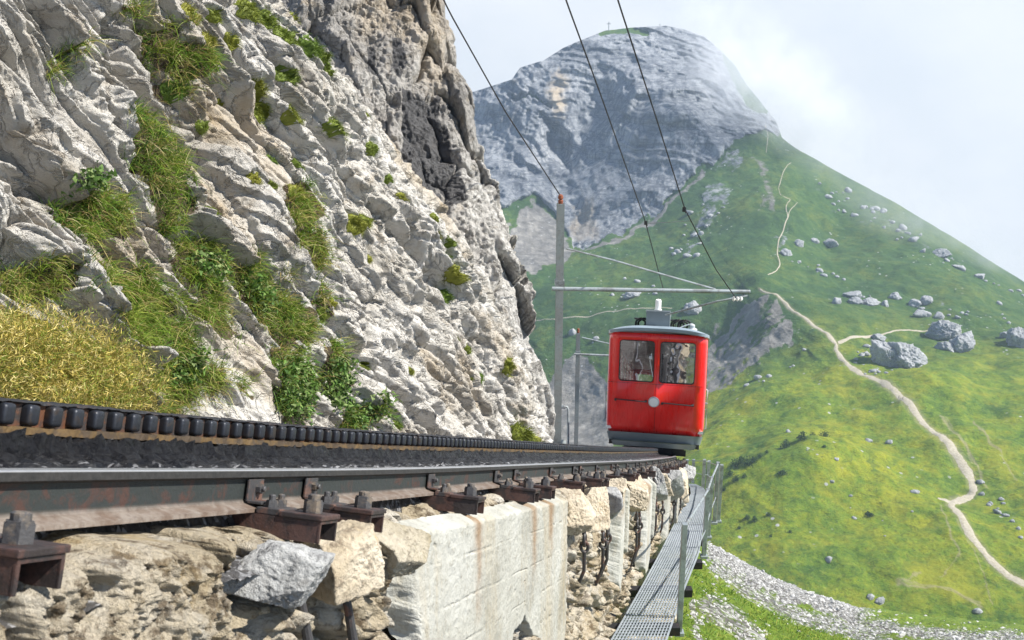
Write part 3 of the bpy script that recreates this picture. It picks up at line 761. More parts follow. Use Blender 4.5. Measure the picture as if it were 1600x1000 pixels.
for zi, zn in enumerate(GRASS_ZONES):
    nt = int(area(zn)/34) + 4
    s = rand_in(zn, nt); base = on_slab(s[:, 0], s[:, 1])
    pat = fbm(np.stack([s[:, 0]/22, s[:, 1]/22, 0*s[:, 0]+zi], -1), 3)
    for k in range(nt):
        if pat[k] < -.05: continue
        zc = depth_of(base[k]); nbld = int(rg.integers(18, 38))
        sz = rg.uniform(0.6, 1.25)
        r0 = base[k] + rg.normal(size=(nbld, 3))*0.035*sz
        d = SN*0.55 + upv*0.55 + rg.normal(size=(nbld, 3))*0.42 + rg.normal(size=3)*0.15; d /= np.linalg.norm(d, axis=1)[:, None]
        dry = rg.random() < (0.30 if zi not in (0, 2, 3) else 0.16)
        cb = GREENS[rg.integers(0, 5)]*0.6 + GREENS[rg.integers(0, 5)]*0.4
        cols = np.where((rg.random(nbld) < (0.55 if dry else 0.14))[:, None], STRAW[rg.integers(0, 3, nbld)], cb)*rg.uniform(0.75, 1.25, (nbld, 1))
        parts.append(blades(r0, d, rg.uniform(0.07, 0.22, nbld)*sz, np.full(nbld, 0.006*max(1, zc/8)), rg.uniform(0.2, 0.7, nbld), cols))
v, f, c = join(parts)
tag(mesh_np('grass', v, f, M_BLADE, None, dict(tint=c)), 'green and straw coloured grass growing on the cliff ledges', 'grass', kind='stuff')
# golden grass beside the rack rail
s = rand_in(GOLD, 3600); base = on_slab(s[:, 0], s[:, 1]); n = len(s)
parts = []
for rep in range(4):
    d = SN*0.25 + upv*0.8 + rg.normal(size=(n, 3))*0.30; d /= np.linalg.norm(d, axis=1)[:, None]
    gpat = fbm(np.stack([s[:, 0]/38, s[:, 1]/30, 0*s[:, 0]+rep], -1), 3)
    gold = np.array([[0.54, 0.43, 0.12], [0.46, 0.37, 0.08], [0.66, 0.56, 0.24], [0.24, 0.29, 0.05]])[rg.integers(0, 4, n)]*rg.uniform(.6, 1.2, (n, 1))
    gold = np.where((gpat > .22)[:, None] & (rg.random((n, 1)) < .6), np.array([[.15, .23, .03]])*rg.uniform(.7, 1.3, (n, 1)), gold)
    L = rg.uniform(0.14, 0.52, n)*np.interp(s[:, 1], [500, 560], [0.7, 1.0])
    parts.append(blades(base+rg.normal(size=(n, 3))*0.03, d, L, np.full(n, 0.0038), rg.uniform(0.1, 0.5, n), gold))
    tip = base + d*L[:, None]*0.93 + np.array([0, 0, -1])*(0.25*L)[:, None]
    for q in range(2):
        d2 = d*0.5 + rg.normal(size=(n, 3))*0.6; d2 /= np.linalg.norm(d2, axis=1)[:, None]
        parts.append(blades(tip+rg.normal(size=(n, 3))*0.012, d2, rg.uniform(0.02, 0.05, n), np.full(n, 0.006), np.zeros(n), gold*1.15, 1))
v, f, c = join(parts)
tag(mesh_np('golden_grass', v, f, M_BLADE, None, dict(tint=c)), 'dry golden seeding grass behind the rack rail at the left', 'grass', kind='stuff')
# broad-leaved herbs
HERBS = [[(430,575),(465,560),(490,590),(480,630),(465,655),(440,640)], [(515,560),(545,560),(548,620),(520,640)], [(535,640),(585,620),(590,650),(550,678)], [(385,440),(410,430),(430,470),(405,490)], [(90,285),(120,282),(122,302),(95,300)],
         [(310,390),(345,400),(350,440),(320,430)], [(270,560),(300,555),(300,600),(270,600)]]
parts = []
for hz in HERBS:
    n = int(area(hz)*0.4); s = rand_in(hz, n); base = on_slab(s[:, 0], s[:, 1]) + SN*rg.uniform(0.0, 0.13, (n, 1)) + rg.normal(size=(n, 3))*0.03
    d = SN*0.5 + upv*0.3 + rg.normal(size=(n, 3))*0.6; d /= np.linalg.norm(d, axis=1)[:, None]
    cc = np.array([[0.07, 0.15, 0.03], [0.11, 0.20, 0.04], [0.17, 0.26, 0.07], [0.24, 0.31, 0.12]])[rg.integers(0, 4, n)]*rg.uniform(.7, 1.2, (n, 1))
    parts.append(blades(base, d, rg.uniform(0.03, 0.065, n), rg.uniform(0.022, 0.04, n), rg.uniform(0, .5, n), cc, 2))
v, f, c = join(parts)
tag(mesh_np('leafy_herbs', v, f, M_BLADE, None, dict(tint=c)), 'low leafy green herbs at the foot of the cliff', 'herbs', kind='stuff')

# moss and turf cushions sitting on the slab, one thing each
M_MOSS = m_blades('moss_turf', 0.1)
CUSH = [(412,135,20),(430,165,14),(455,180,12),(446,118,13),(507,205,15),(573,235,9),(548,352,14),(678,372,9),(692,408,10),(700,432,13),(704,460,10),(664,345,7),(305,130,13),(330,65,14),(300,20,13),(345,20,12),(370,60,11),
        (395,15,16),(420,30,13),(440,60,14),(470,80,15),(490,95,14),(455,30,14),(505,110,10),(545,135,8),(480,335,12),(465,300,12),(485,335,9),(560,345,10),(515,490,10),(820,680,20),(840,690,12),(790,575,11),(735,545,7),(720,530,7),(760,590,8),
        (116,75,10),(345,190,9),(378,150,7),(440,245,7),(470,255,8),(575,405,6),(640,580,6),(745,590,7),(620,310,7),(690,380,8),(606,280,6),(532,470,7),(610,665,7),(585,570,6),(395,280,8),(420,290,7),(520,40,8),(325,330,9),(560,180,6)]
for k, (cx, cy, rad) in enumerate(CUSH):
    rad = rad*1.25
    if cx > slab_edge(cy)-2: continue
    c0 = on_slab(np.array([cx]), np.array([cy]))[0]; zc = depth_of(c0); rw = rad/FPX*zc
    nu, nv = 26, 12
    th = np.linspace(0, 2*np.pi, nu, endpoint=False); rr_ = np.linspace(0, 1, nv)
    prof = np.sqrt(np.clip(1-rr_**2, 0, 1))*0.55 - 0.15
    wob_r = 1 + .5*fbm(np.stack([np.cos(th)*1.3, np.sin(th)*1.3, 0*th+k*3.7], -1), 3)
    ca = np.cos(th)*wob_r; sa = np.sin(th)*wob_r
    qx = cx + rad*(ca[None]*rr_[:, None]*.8 + sa[None]*rr_[:, None]*.45); qy = cy + rad*(sa[None]*rr_[:, None]*1.1 + ca[None]*rr_[:, None]*.1)
    Pt = on_slab(qx, qy) + SN*(prof[:, None, None]*rw*.8)
    _off = Pt - c0; _ln = np.linalg.norm(_off, axis=-1, keepdims=True); Pt = c0 + _off*np.minimum(1, 1.25*rw/np.maximum(_ln, 1e-6))
    lump = fbm(Pt/(rw*0.45)+k, 4)*rw*0.5; Pt = Pt + SN*lump[..., None]
    i = np.arange(nu*nv).reshape(nv, nu)
    F = np.stack([i[:-1], np.roll(i[:-1], -1, 1), np.roll(i[1:], -1, 1), i[1:]], -1).reshape(-1, 4)
    yel = rg.random()
    colr = np.array([0.085, 0.14, 0.02])*(1-yel) + np.array([0.20, 0.20, 0.03])*yel
    cv = np.repeat(colr[None], nu*nv, 0)*(0.8+0.5*rg.random((nu*nv, 1)))
    nb2 = int(160 + rad*34); ii = rg.integers(0, nu*nv, nb2); root = Pt.reshape(-1, 3)[ii] + rg.normal(size=(nb2, 3))*rw*0.07
    d = SN*0.6 + upv*0.4 + (root-c0)/rw*0.5 + rg.normal(size=(nb2, 3))*0.35; d /= np.linalg.norm(d, axis=1)[:, None]
    v, f, c = join([(Pt.reshape(-1, 3), F, cv), blades(root, d, rg.uniform(.2, .6, nb2)*rw, np.full(nb2, rw*0.05), rg.uniform(.2, .7, nb2), (colr*rg.uniform(.6, 1.5, (nb2, 1))), 2)])
    root_o = tuple(c0)
    o = mesh_np('moss_cushion', v - c0, f, M_MOSS, None, dict(tint=c)); o.location = root_o
    tag(o, 'small rounded cushion of yellow green moss and turf on the white cliff', 'moss', 'moss cushions on the cliff')
# ================================================================== retaining wall, bed and track
def m_rubble():
    m = Mat('rubble_masonry'); p = m.pos()
    n1 = m.noise(p, 2.2, 6, 0.65, 0.4); n2 = m.noise(p, 14, 6, 0.7); n3 = m.noise(p, 60, 4, 0.7)
    c = m.ramp(n1, [(0.30, (0.33, 0.265, 0.175)), (0.46, (0.50, 0.425, 0.305)), (0.58, (0.58, 0.515, 0.41)), (0.74, (0.42, 0.395, 0.355))])
    c = m.mix(m.math('MULTIPLY', m.rng(n2, 0.515, 0.60), 0.8), c, (0.105, 0.072, 0.042))
    c = m.mix(m.math('MULTIPLY', m.rng(n3, 0.58, 0.70), 0.5), c, (0.10, 0.075, 0.05))
    c = m.mix(m.math('MULTIPLY', m.rng(m.noise(p, 3.6, 5, 0.6, 1.2), 0.58, 0.72), 0.6), c, (0.44, 0.31, 0.13))
    c = m.mix(m.math('MULTIPLY', m.rng(m.noise(m.mapped(p, (1, 1, .35)), 3.4, 6, 0.68), 0.50, 0.62), 0.75), c, (0.68, 0.65, 0.58))
    h = m.math('ADD', m.noise(p, 24, 7, 0.72), m.math('MULTIPLY', n3, 0.4))
    return m.done(c, 0.92, 0, m.bump(h, 0.045, 1.0), 0.15)
M_RUB = m_rubble()
def m_concrete():
    m = Mat('board_marked_concrete'); p = m.pos()
    n1 = m.noise(p, 1.6, 6, 0.6); n2 = m.noise(p, 22, 6, 0.7)
    c = m.ramp(n1, [(0.3, (0.25, 0.245, 0.21)), (0.5, (0.37, 0.365, 0.325)), (0.7, (0.46, 0.46, 0.43))])
    vs = m.noise(m.mapped(p, (1.0, 1.0, 0.16)), 2.6, 7, 0.68, 0.5)
    c = m.mix(m.math('MULTIPLY', m.rng(vs, 0.53, 0.70), 0.65), c, (0.33, 0.26, 0.15))
    c = m.mix(m.math('MULTIPLY', m.rng(m.noise(m.mapped(p, (2, 2, .16), loc=(3, 1, 7)), 3.0, 5, 0.6), 0.6, 0.72), 0.6), c, (0.25, 0.235, 0.20))
    c = m.mix(m.math('MULTIPLY', m.rng(n2, 0.54, 0.68), 0.55), c, (0.22, 0.20, 0.15))
    c = m.mix(m.math('MULTIPLY', m.attr('rust'), .8), c, (.22, .13, .06))
    h = m.math('ADD', n2, m.math('MULTIPLY', m.noise(p, 90, 3), 0.3))
    return m.done(c, 0.9, 0, m.bump(h, 0.011, 1.0), 0.2)
M_CONC = m_concrete()
def m_stone(name, a, b, dark, lichen=(0.2, 0.19, 0.17)):
    m = Mat(name); p = m.pos(True)
    n1 = m.noise(p, 5, 6, 0.65); n2 = m.noise(p, 22, 6, 0.72)
    c = m.ramp(n1, [(0.3, a), (0.65, b)])
    c = m.mix(m.math('MULTIPLY', m.rng(n2, 0.52, 0.66), 0.7), c, dark)
    c = m.mix(m.math('MULTIPLY', m.rng(m.noise(p, 9, 5, 0.6, 1), 0.6, 0.7), 0.5), c, lichen)
    return m.done(c, 0.9, 0, m.bump(m.math('ADD', n2, m.math('MULTIPLY', m.noise(p, 70, 5, 0.7), 0.5)), 0.02, 1.0), 0.2)
M_ST_GREY = m_stone('grey_block', (0.25, 0.252, 0.25), (0.50, 0.50, 0.49), (0.095, 0.095, 0.095))
M_ST_TAN = m_stone('tan_block', (0.40, 0.33, 0.23), (0.60, 0.53, 0.42), (0.17, 0.13, 0.09), (0.42, 0.30, 0.14))
M_ST_OLIVE = m_stone('olive_block', (0.30, 0.26, 0.18), (0.50, 0.45, 0.36), (0.12, 0.10, 0.07), (0.15, 0.14, 0.04))

def metal(name, base, rust, amt, rough=0.55, bump=0.003, metalness=0.3, scale=14):
    m = Mat(name); p = m.pos()
    n1 = m.noise(p, scale, 6, 0.65, 0.5); n2 = m.noise(p, scale*5, 5, 0.7)
    c = m.mix(m.rng(n1, 0.62-amt*0.3, 0.70-amt*0.25), base, rust)
    c = m.mix(m.math('MULTIPLY', m.rng(n2, 0.5, 0.75), 0.5), c, tuple(0.45*x for x in base))
    return m.done(c, m.rng(n2, 0.3, 0.7, rough-0.12, rough+0.15), metalness, m.bump(m.math('ADD', n2, m.math('MULTIPLY', n1, 0.6)), bump, 0.8), 0.5)
M_IRON = metal('dark_iron', (0.058, 0.056, 0.058), (0.16, 0.085, 0.062), 0.35)
M_IRON_RED = metal('rusty_plate', (0.040, 0.031, 0.030), (0.090, 0.050, 0.042), 0.55)
M_NUT = metal('nut_steel', (0.075, 0.073, 0.075), (0.20, 0.16, 0.12), 0.4, 0.5)
M_TOOTH = metal('rack_tooth_steel', (0.032, 0.035, 0.043), (0.05, 0.04, 0.035), 0.2, 0.42, 0.0015, 0.6)
M_BACK = metal('rack_core_steel', (0.05, 0.042, 0.04), (0.13, 0.055, 0.028), 0.55, 0.6)
M_BAR = metal('rack_bar_steel', (0.085, 0.060, 0.038), (0.15, 0.095, 0.04), 0.5, 0.6)
M_BLACK = metal('black_steel', (0.022, 0.022, 0.024), (0.05, 0.035, 0.03), 0.3, 0.6)
def m_grease():
    m = Mat('greasy_gravel'); p = m.pos()
    n = m.noise(p, 45, 6, 0.75); v = m.voro(p, 34, 'F1'); g = m.attr('dry')
    c = m.mix(m.rng(m.math('ADD', m.math('MULTIPLY', n, 0.6), m.math('MULTIPLY', g, 0.5)), 0.42, 0.62), (0.009, 0.009, 0.011), (0.13, 0.125, 0.125))
    sp = m.math('MULTIPLY', m.rng(m.voro(p, 70, 'F1', 'Color'), .70, .74), m.rng(g, .05, .25))
    c = m.mix(sp, c, (.42, .42, .43))  # pale specks painted into the colour as glints on the grease
    return m.done(c, m.rng(n, 0.3, 0.7, 0.22, 0.6), 0, m.bump(m.math('ADD', v, n), 0.035, 1.0), 0.45)
M_GREASE = m_grease()
def m_rail():
    m = Mat('rail_steel'); p = m.pos(); u = m.attr('hgt')
    n1 = m.noise(p, 11, 7, 0.68, 0.6); n2 = m.noise(p, 55, 5, 0.7); n3 = m.noise(m.mapped(p, (1, 1, .3)), 30, 4, .6)
    web = m.mix(m.rng(n1, 0.53, 0.62), (0.026, 0.031, 0.030), (0.060, 0.032, 0.025))
    web = m.mix(m.math('MULTIPLY', m.rng(n3, 0.55, 0.7), 0.5), web, (0.033, 0.034, 0.036))
    fl = m.mix(m.rng(n1, 0.4, 0.6), (0.15, 0.108, 0.082), (0.24, 0.205, 0.175))
    fl = m.mix(m.math('MULTIPLY', m.rng(n2, 0.52, 0.7), 0.7), fl, (0.09, 0.06, 0.045))
    c = m.mix(m.rng(u, -0.079, -0.094), web, fl)
    hd = m.mix(m.rng(n2, 0.4, 0.7), (0.036, 0.034, 0.033), (0.017, 0.017, 0.017))
    c = m.mix(m.rng(u, -0.028, -0.024), c, hd)
    top = m.rng(u, -0.0035, -0.001)
    c = m.mix(top, c, (0.62, 0.62, 0.62))
    m.ln(m.rng(top, 0, 1, 0.1, 0.85), m.b.inputs['Metallic'])
    o = m.done(c, 0.5, 0.0, m.bump(m.math('ADD', n2, n1), 0.003, 0.8), 0.4)
    m.ln(m.rng(top, 0, 1, 0.1, 0.85), m.b.inputs['Metallic']); m.ln(m.rng(top, 0, 1, 0.62, 0.34), m.b.inputs['Roughness'])
    return o
M_RAIL = m_rail()

def geo(a, b, step): return np.exp(np.arange(math.log(a), math.log(b)+step, step))
# ---- wall
WOFF = 0.20
wall = thing('retaining_wall', 'cream rubble and concrete retaining wall carrying the rack railway', 'wall', tuple(track(4.0)+np.array([0, 0, -1.0])))
zw = geo(1.0, 34, 0.0026); hw = np.linspace(0, 1, 330)**1.0
o, r, t, u_ = frame(zw)
TOPU = -0.145
top = o + r*WOFF + u_*TOPU
H = hw[None]*np.minimum(zw*0.46+0.05, 4.6)[:, None]
topw = 0.05*fbm(np.stack([zw*2.2, 0*zw, 0*zw], -1), 4)
Wp = top[:, None] - np.array([0, 0, 1.0])*(H - topw[:, None])[..., None]
sl = np.repeat(zw[:, None], len(hw), 1)
q = np.stack([sl*1.0, H*1.15, 0*H], -1); qw = q + 0.09*np.stack([fbm(q/0.3, 3), fbm(q/0.3+5, 3), 0*H], -1)
f1, f2, rn, gd = worley(qw/0.34)
g1, g2, rn2, gd2 = worley(qw/0.105+9)
crack = np.exp(-(f2-f1)/0.05); crack2 = np.exp(-(g2-g1)/0.07)
far = sstep(2.2, 4.0, sl)
bigblock = sstep(-0.02, 0.03, 2.38-sl)*sstep(0.50, 0.40, H)
D = (0.10*(rn-0.5) + 0.06*gd - 0.10*crack)*(1-bigblock*.9) + (0.04*(rn2-0.5) + 0.055*gd2 - 0.03*crack2)*(1-bigblock*.85) + 0.022*fbm(Wp/0.06, 4, 0.62) + 0.010*fbm(Wp/0.018, 3) + 0.03*fbm(Wp/0.25, 3)
D = D + bigblock*(0.05 + 0.028*fbm(Wp/0.11, 4, 0.62) + 0.020*fbm(Wp/0.030+4, 4, 0.65) - 0.045*sstep(.1, .45, fbm(Wp/0.05+9, 3)) - 0.05*sstep(.15, .5, fbm(Wp/0.14+19, 3))) - 0.14*np.exp(-((sl-1.715)/0.016)**2)
D = D - 0.055*sstep(3.40, 3.55, sl)*sstep(6.6, 6.45, sl)*sstep(.95, .6, H)
D = D - 0.02 + 0.02*far*sstep(.3, 1.2, H)
# rounded upper edge of the masonry
edge = np.exp(-H/np.maximum(0.03, 0.012*sl)); D = D - 0.10*edge**2
Wg = Wp + r[:, None]*D[..., None]
# carry the top of the wall back under the rail
topback = Wg[:, 0] - r*0.33 + u_*0.012
WG = np.concatenate([topback[:, None], Wg], 1)
wr = mesh_np('rubble_face', WG, grid_faces(WG.shape[0], WG.shape[1]), M_RUB, wall)

def wall_pt(z, h, out=0.0):
    o, r, t, u = frame(z); return o + r*(WOFF+out) + u*TOPU - np.array([0, 0, h])
def concrete(z0, z1, hb, out=0.055, seed=0, name='concrete_panel', h0=0.03):
    n = max(12, int((z1-z0)/(0.0035*z0))); zs = np.linspace(z0, z1, n); m_ = 170; s = np.linspace(0, 1, m_)
    o, r, t, u = frame(zs)
    hbv = np.interp(zs, [a for a, b in hb], [b for a, b in hb]) + 0.09*fbm(np.stack([zs*3.3, 0*zs+seed, 0*zs], -1), 4)
    zin = (np.linspace(0, 1, n)-0.5)*2
    S = np.repeat(s[None], n, 0); Hh = h0 + S*(hbv[:, None]-h0); Z = np.repeat(zs[:, None], m_, 1)
    Z = Z + 0.05*fbm(np.stack([Hh*4, 0*Hh+seed*3.1, 0*Hh], -1), 3)*np.abs(zin[:, None])**6
    o2, r2, t2, u2 = frame(Z)
    pw = o2 + r2*WOFF + u2*TOPU - np.stack([0*Hh, 0*Hh, Hh], -1)
    line = (Hh + 0.0*Z) % 0.20                     # board marks
    brd = np.floor((Hh)/0.20)
    d = out + 0.003*np.sin(brd*12.9+seed) - 0.014*np.exp(-(np.minimum(line, 0.20-line)/0.0032)**2)*sstep(-.05, .3, fbm(np.stack([Z*1.7, np.floor(Hh/.2)*3.1, 0*Z], -1), 3)) + 0.011*fbm(pw/0.40, 4, .5) + 0.004*fbm(pw/0.03, 4)
    pit = fbm(pw/0.05+4, 2); d = d - 0.02*sstep(0.78, 0.95, pit)
    ed = np.minimum(np.minimum((1-np.abs(zin))[:, None]*(z1-z0)/2, (1-S)*hbv[:, None]), S*hbv[:, None]+0.004)
    d = d - 0.10*(1-sstep(0, 0.045*max(1, z0/5), ed + 0.022*fbm(pw/0.07+8, 4)))
    g = pw + r2*d[..., None]
    rs = np.zeros_like(Z)
    for zs_ in (4.40, 5.52, 5.98, 8.9, 11.2, 13.9): rs = np.maximum(rs, np.exp(-((Z-zs_-.03*fbm(pw/.2, 3))/(.012*zs_))**2)*sstep(.55, .05, Hh+.25*fbm(pw/.12+5, 3)))
    return mesh_np(name, g, grid_faces(n, m_), M_CONC, wall, dict(rust=rs.ravel()))
pan = concrete(3.56, 6.55, [(3.56, 0.75), (3.9, 1.1), (4.5, 1.15), (4.9, 0.85), (5.3, 0.72), (5.7, 0.95), (6.1, 1.3), (6.55, 1.3)], 0.042, 1)
tag(pan, 'broad board marked concrete panel with ochre stains')
for z0, z1, hbm, s in ((8.75, 9.15, 1.0, 2), (9.25, 9.5, 0.7, 3), (10.9, 11.7, 1.15, 4), (11.85, 12.1, 0.8, 5), (13.6, 14.3, 1.1, 6), (15.6, 16.4, 0.9, 7), (18.2, 19.2, 0.8, 8)):
    concrete(z0, z1, [(z0, hbm), ((z0+z1)/2, hbm*1.15), (z1, hbm*0.9)], 0.09, s, 'concrete_panel')

_ico = {}
def ico(sub):
    if sub not in _ico:
        bm = bmesh.new(); bmesh.ops.create_icosphere(bm, subdivisions=sub, radius=1.0); bm.verts.index_update()
        _ico[sub] = (np.array([v.co for v in bm.verts]), np.array([[v.index for v in f.verts] for f in bm.faces])); bm.free()
    return _ico[sub]
def rock_shape(size, seed, sub=5, nplanes=14, rough=0.06, fine=0.02, axj=0.2):
    rs = np.random.default_rng(seed); V, F = ico(sub); V = V/np.linalg.norm(V, axis=1)[:, None]
    N = rs.normal(size=(nplanes, 3)); N /= np.linalg.norm(N, axis=1)[:, None]
    N = np.concatenate([N, np.array([[1,0,0],[-1,0,0],[0,1,0],[0,-1,0],[0,0,1],[0,0,-1]])+rs.normal(size=(6,3))*axj]); N /= np.linalg.norm(N, axis=1)[:, None]
    d = np.concatenate([rs.uniform(0.82, 1.1, nplanes), rs.uniform(0.72, 0.9, 6)])
    dots = V @ N.T; rr = np.where(dots > 0.05, d[None]/np.maximum(dots, 0.05), 9).min(1)
    p = V*rr[:, None]
    disp = rough*fbm(p*2.3+seed, 4, 0.6) + fine*fbm(p*9+seed, 3, 0.6) - rough*0.8*np.maximum(0, ridged(p*1.4+seed*1.7, 2)-0.75)
    p = p + V*disp[:, None]
    return p*np.array(size), F
def placed(p, F, name, mat, parent, M, smooth=True):
    q = p @ np.array(M.to_3x3()).T + np.array(M.translation)
    return mesh_np(name, q, F, mat, parent, None, smooth)
for k, (z0, h, sx, sy, sz, mt, yaw, lab) in enumerate((
    (2.68, 0.115, .115, .13, .092, M_ST_GREY, .35, 'angular grey block jutting out under the rail'), (3.06, 0.105, .13, .14, .110, M_ST_TAN, -.3, 'grey and brown rounded block under the paired sleepers'),
    (3.46, 0.115, .12, .17, .100, M_ST_OLIVE, .2, 'olive brown block with a dark mossy side'), (6.85, 0.170, .15, .26, .15, M_ST_TAN, .1, None), (7.75, .19, .15, .24, .16, M_ST_TAN, .4, None),
    (8.35, .17, .14, .18, .15, M_ST_GREY, .0, None), (8.95, .10, .13, .26, .12, M_ST_TAN, .2, None), (10.3, .17, .14, .28, .16, M_ST_TAN, .5, None), (12.6, .19, .15, .3, .17, M_ST_GREY, .1, None),
    (13.2, .15, .14, .25, .15, M_ST_TAN, .3, None), (14.9, .18, .15, .35, .17, M_ST_GREY, -.2, None), (17.2, .17, .16, .4, .17, M_ST_TAN, .2, None), (19.8, .2, .16, .4, .2, M_ST_GREY, .2, None))):
    p, F = rock_shape((sx, sy, sz), 100+k, 6, 7, 0.055, 0.045, .35)
    b = wall_pt(z0, h, 0.0); o, r, t, u = frame(z0)
    M = Matrix.Translation(b) @ fmat(z0).to_3x3().to_4x4() @ Matrix.Rotation(yaw, 4, 'Z') @ Matrix.Rotation(.25*math.sin(k*3), 4, 'X')
    s_ = placed(p, F, 'coping_stone', mt, wall, M)
    if lab: s_['label'] = lab

# ---- bed between the wall and the cliff
zb2 = geo(1.0, 45, 0.006)
xs = np.array([0.19, 0.13, 0.07, 0.03, -0.03, -0.07, -0.10, -0.14, -0.18, -0.22, -0.26, -0.29, -0.32, -0.335, -0.34, -0.36, -0.44, -0.46, -0.5, -0.6, -0.8, -1.0, -1.2, -1.5, -1.9, -2.3, -2.8, -3.4])
us = np.interp(xs[::-1], [-3.4, -1.9, -1.2, -0.9, -0.5, -0.46, -0.34, -0.335, -0.32, -0.26, -0.10, -0.05, 0.03, 0.07, 0.19], [-.10, -.14, -.12, -.10, -.02, .03, .045, .035, .010, -.004, -.02, -.055, -.20, -.21, -.24])[::-1]
o, r, t, u_ = frame(zb2)
B = o[:, None] + r[:, None]*xs[None, :, None] + u_[:, None]*us[None, :, None]
nz = 0.016*fbm(B/0.05, 3, 0.6) + 0.016*fbm(B/0.018, 2)
nz = nz*np.interp(xs, [-3.4, -.5, -.34, -0.1, 0.03, .19], [2.5, 1.2, 1.0, 1.0, .3, .5])[None]
B = B + u_[:, None]*nz[..., None] + r[:, None]*(nz*0.5*(np.abs(xs+0.33) < .06))[..., None]
dry = np.repeat(np.interp(xs, [-3.4, -1.3, -0.9, -.36, -.22, -0.12, 0.05, .19], [1, 1, .3, .0, .05, .30, .5, .7])[None], len(zb2), 0)
tag(mesh_np('track_bed', B, grid_faces(len(zb2), len(xs)), M_GREASE, None, dict(dry=dry.ravel())), 'black greasy gravel bed of the railway', 'gravel', kind='structure')

# ---- rails
prof = [(-.026,-.004),(-.021,0),(.021,0),(.026,-.004),(.026,-.020),(.009,-.027),(.007,-.036),(.007,-.084),(.012,-.091),(.052,-.102),(.052,-.112),(-.052,-.112),(-.052,-.102),(-.012,-.091),(-.007,-.084),(-.007,-.036),(-.009,-.027),(-.026,-.020)]
def rail(dx, label):
    zs = geo(0.9, 50, 0.012); o, r, t, u = frame(zs)
    pr = []
    for a, b in zip(prof, prof[1:]+prof[:1]): pr += [a, ((a[0]*.93+b[0]*.07), (a[1]*.93+b[1]*.07)), ((a[0]*.07+b[0]*.93), (a[1]*.07+b[1]*.93))]
    pr = np.array(pr); k = len(pr)
    V = o[:, None] + r[:, None]*(dx+pr[None, :, 0:1]) + u[:, None]*pr[None, :, 1:2]
    i = np.arange(len(zs)*k).reshape(len(zs), k)
    F = np.stack([i[:-1], np.roll(i[:-1], -1, 1), np.roll(i[1:], -1, 1), i[1:]], -1).reshape(-1, 4)
    loc = o[0]
    ob = mesh_np('rail', V.reshape(-1, 3)-loc, F, M_RAIL, None, dict(hgt=np.repeat(pr[None, :, 1], len(zs), 0).ravel()), smooth=False)
    ob.location = loc
    return tag(ob, label, 'rail')
rail(0.0, 'rusty steel running rail along the top edge of the stone wall')
rail(-0.80, 'steel running rail on the cliff side, hidden behind the toothed rack')

# ---- rack with its teeth
rack = thing('rack_rail', 'black greasy toothed rack rail running between the two running rails', 'rack rail', tuple(track(2.5)))
def sweep(pr, dx, zs, jit=0.0, seed=0):
    o, r, t, u = frame(zs); pr = np.array(pr); k = len(pr)
    V = o[:, None] + r[:, None]*(dx+pr[None, :, 0:1]) + u[:, None]*pr[None, :, 1:2]
    if jit: V = V + jit*np.stack([fbm(V/0.03+seed, 3), fbm(V/0.03+seed+5, 3), fbm(V/0.03+seed+9, 3)], -1)
    i = np.arange(len(zs)*k).reshape(len(zs), k)
    return V.reshape(-1, 3), np.stack([i[:-1], np.roll(i[:-1], -1, 1), np.roll(i[1:], -1, 1), i[1:]], -1).reshape(-1, 4)
zr = geo(1.2, 45, 0.004)
V, F = sweep([(-.052,.045),(.052,.045),(.052,.064),(-.052,.064)], -0.40, zr, 0.003, 2); mesh_np('support_bar', V, F, M_BAR, rack, smooth=False)
V, F = sweep([(-.034,.064),(.034,.064),(.034,.119),(-.034,.119)], -0.40, zr, 0.002, 7); mesh_np('core_bar', V, F, M_BACK, rack, smooth=False)
V, F = sweep([(-.058,.119),(-.01,.119),(.040,.119),(.046,.122),(.040,.1265),(-.058,.1265)], -0.40, zr, 0.006, 4); mesh_np('top_plate', V, F, M_BLACK, rack, smooth=False)
bm = bmesh.new(); bmesh.ops.create_cube(bm, size=1.0); bmesh.ops.scale(bm, vec=(.034, .042, .052), verts=bm.verts)
bmesh.ops.bevel(bm, geom=bm.edges[:], offset=.011, segments=3, profile=0.55, affect='EDGES'); bm.verts.index_update()
TV = np.array([v.co for v in bm.verts]); TFq = [[v.index for v in f.verts] for f in bm.faces]; bm.free()
tooth_me = bpy.data.meshes.new('tooth'); tooth_me.from_pydata([tuple(v) for v in TV], [], TFq); tooth_me.polygons.foreach_set('use_smooth', np.ones(len(TFq), bool)); tooth_me.materials.append(M_TOOTH)
_zs = np.arange(1.3, 40, 0.01); _len = np.r_[0, np.cumsum(np.linalg.norm(np.diff(track(_zs), axis=0), axis=1))]
zt = np.interp(np.arange(0.02, _len[-1], 0.0857), _len, _zs)
vis = [z_ for z_ in zt if z_ > 2.30]; nth = 0; rl = Vector(rack.location)
sv = []; sf = []; base = 0
for z_ in vis:
    for side in (1, -1):
        M = fmat(z_, -0.40+side*0.044, 0.0925)
        if side == 1 and nth < 100:
            ob = bpy.data.objects.new('tooth', tooth_me); col.objects.link(ob); ob.parent = rack
            M = M.copy(); M.translation = M.translation - rl; ob.matrix_local = M; nth += 1
        else:
            sv.append(TV @ np.array(M.to_3x3()).T + np.array(M.translation)); sf += [[base+i for i in f] for f in TFq]; base += len(TV)
me = bpy.data.meshes.new('distant_teeth'); me.from_pydata([tuple(v) for v in (np.concatenate(sv)-np.array(rl))], [], sf); me.materials.append(M_TOOTH)
ob = bpy.data.objects.new('distant_teeth', me); col.objects.link(ob); ob.parent = rack; ob['kind'] = 'stuff'

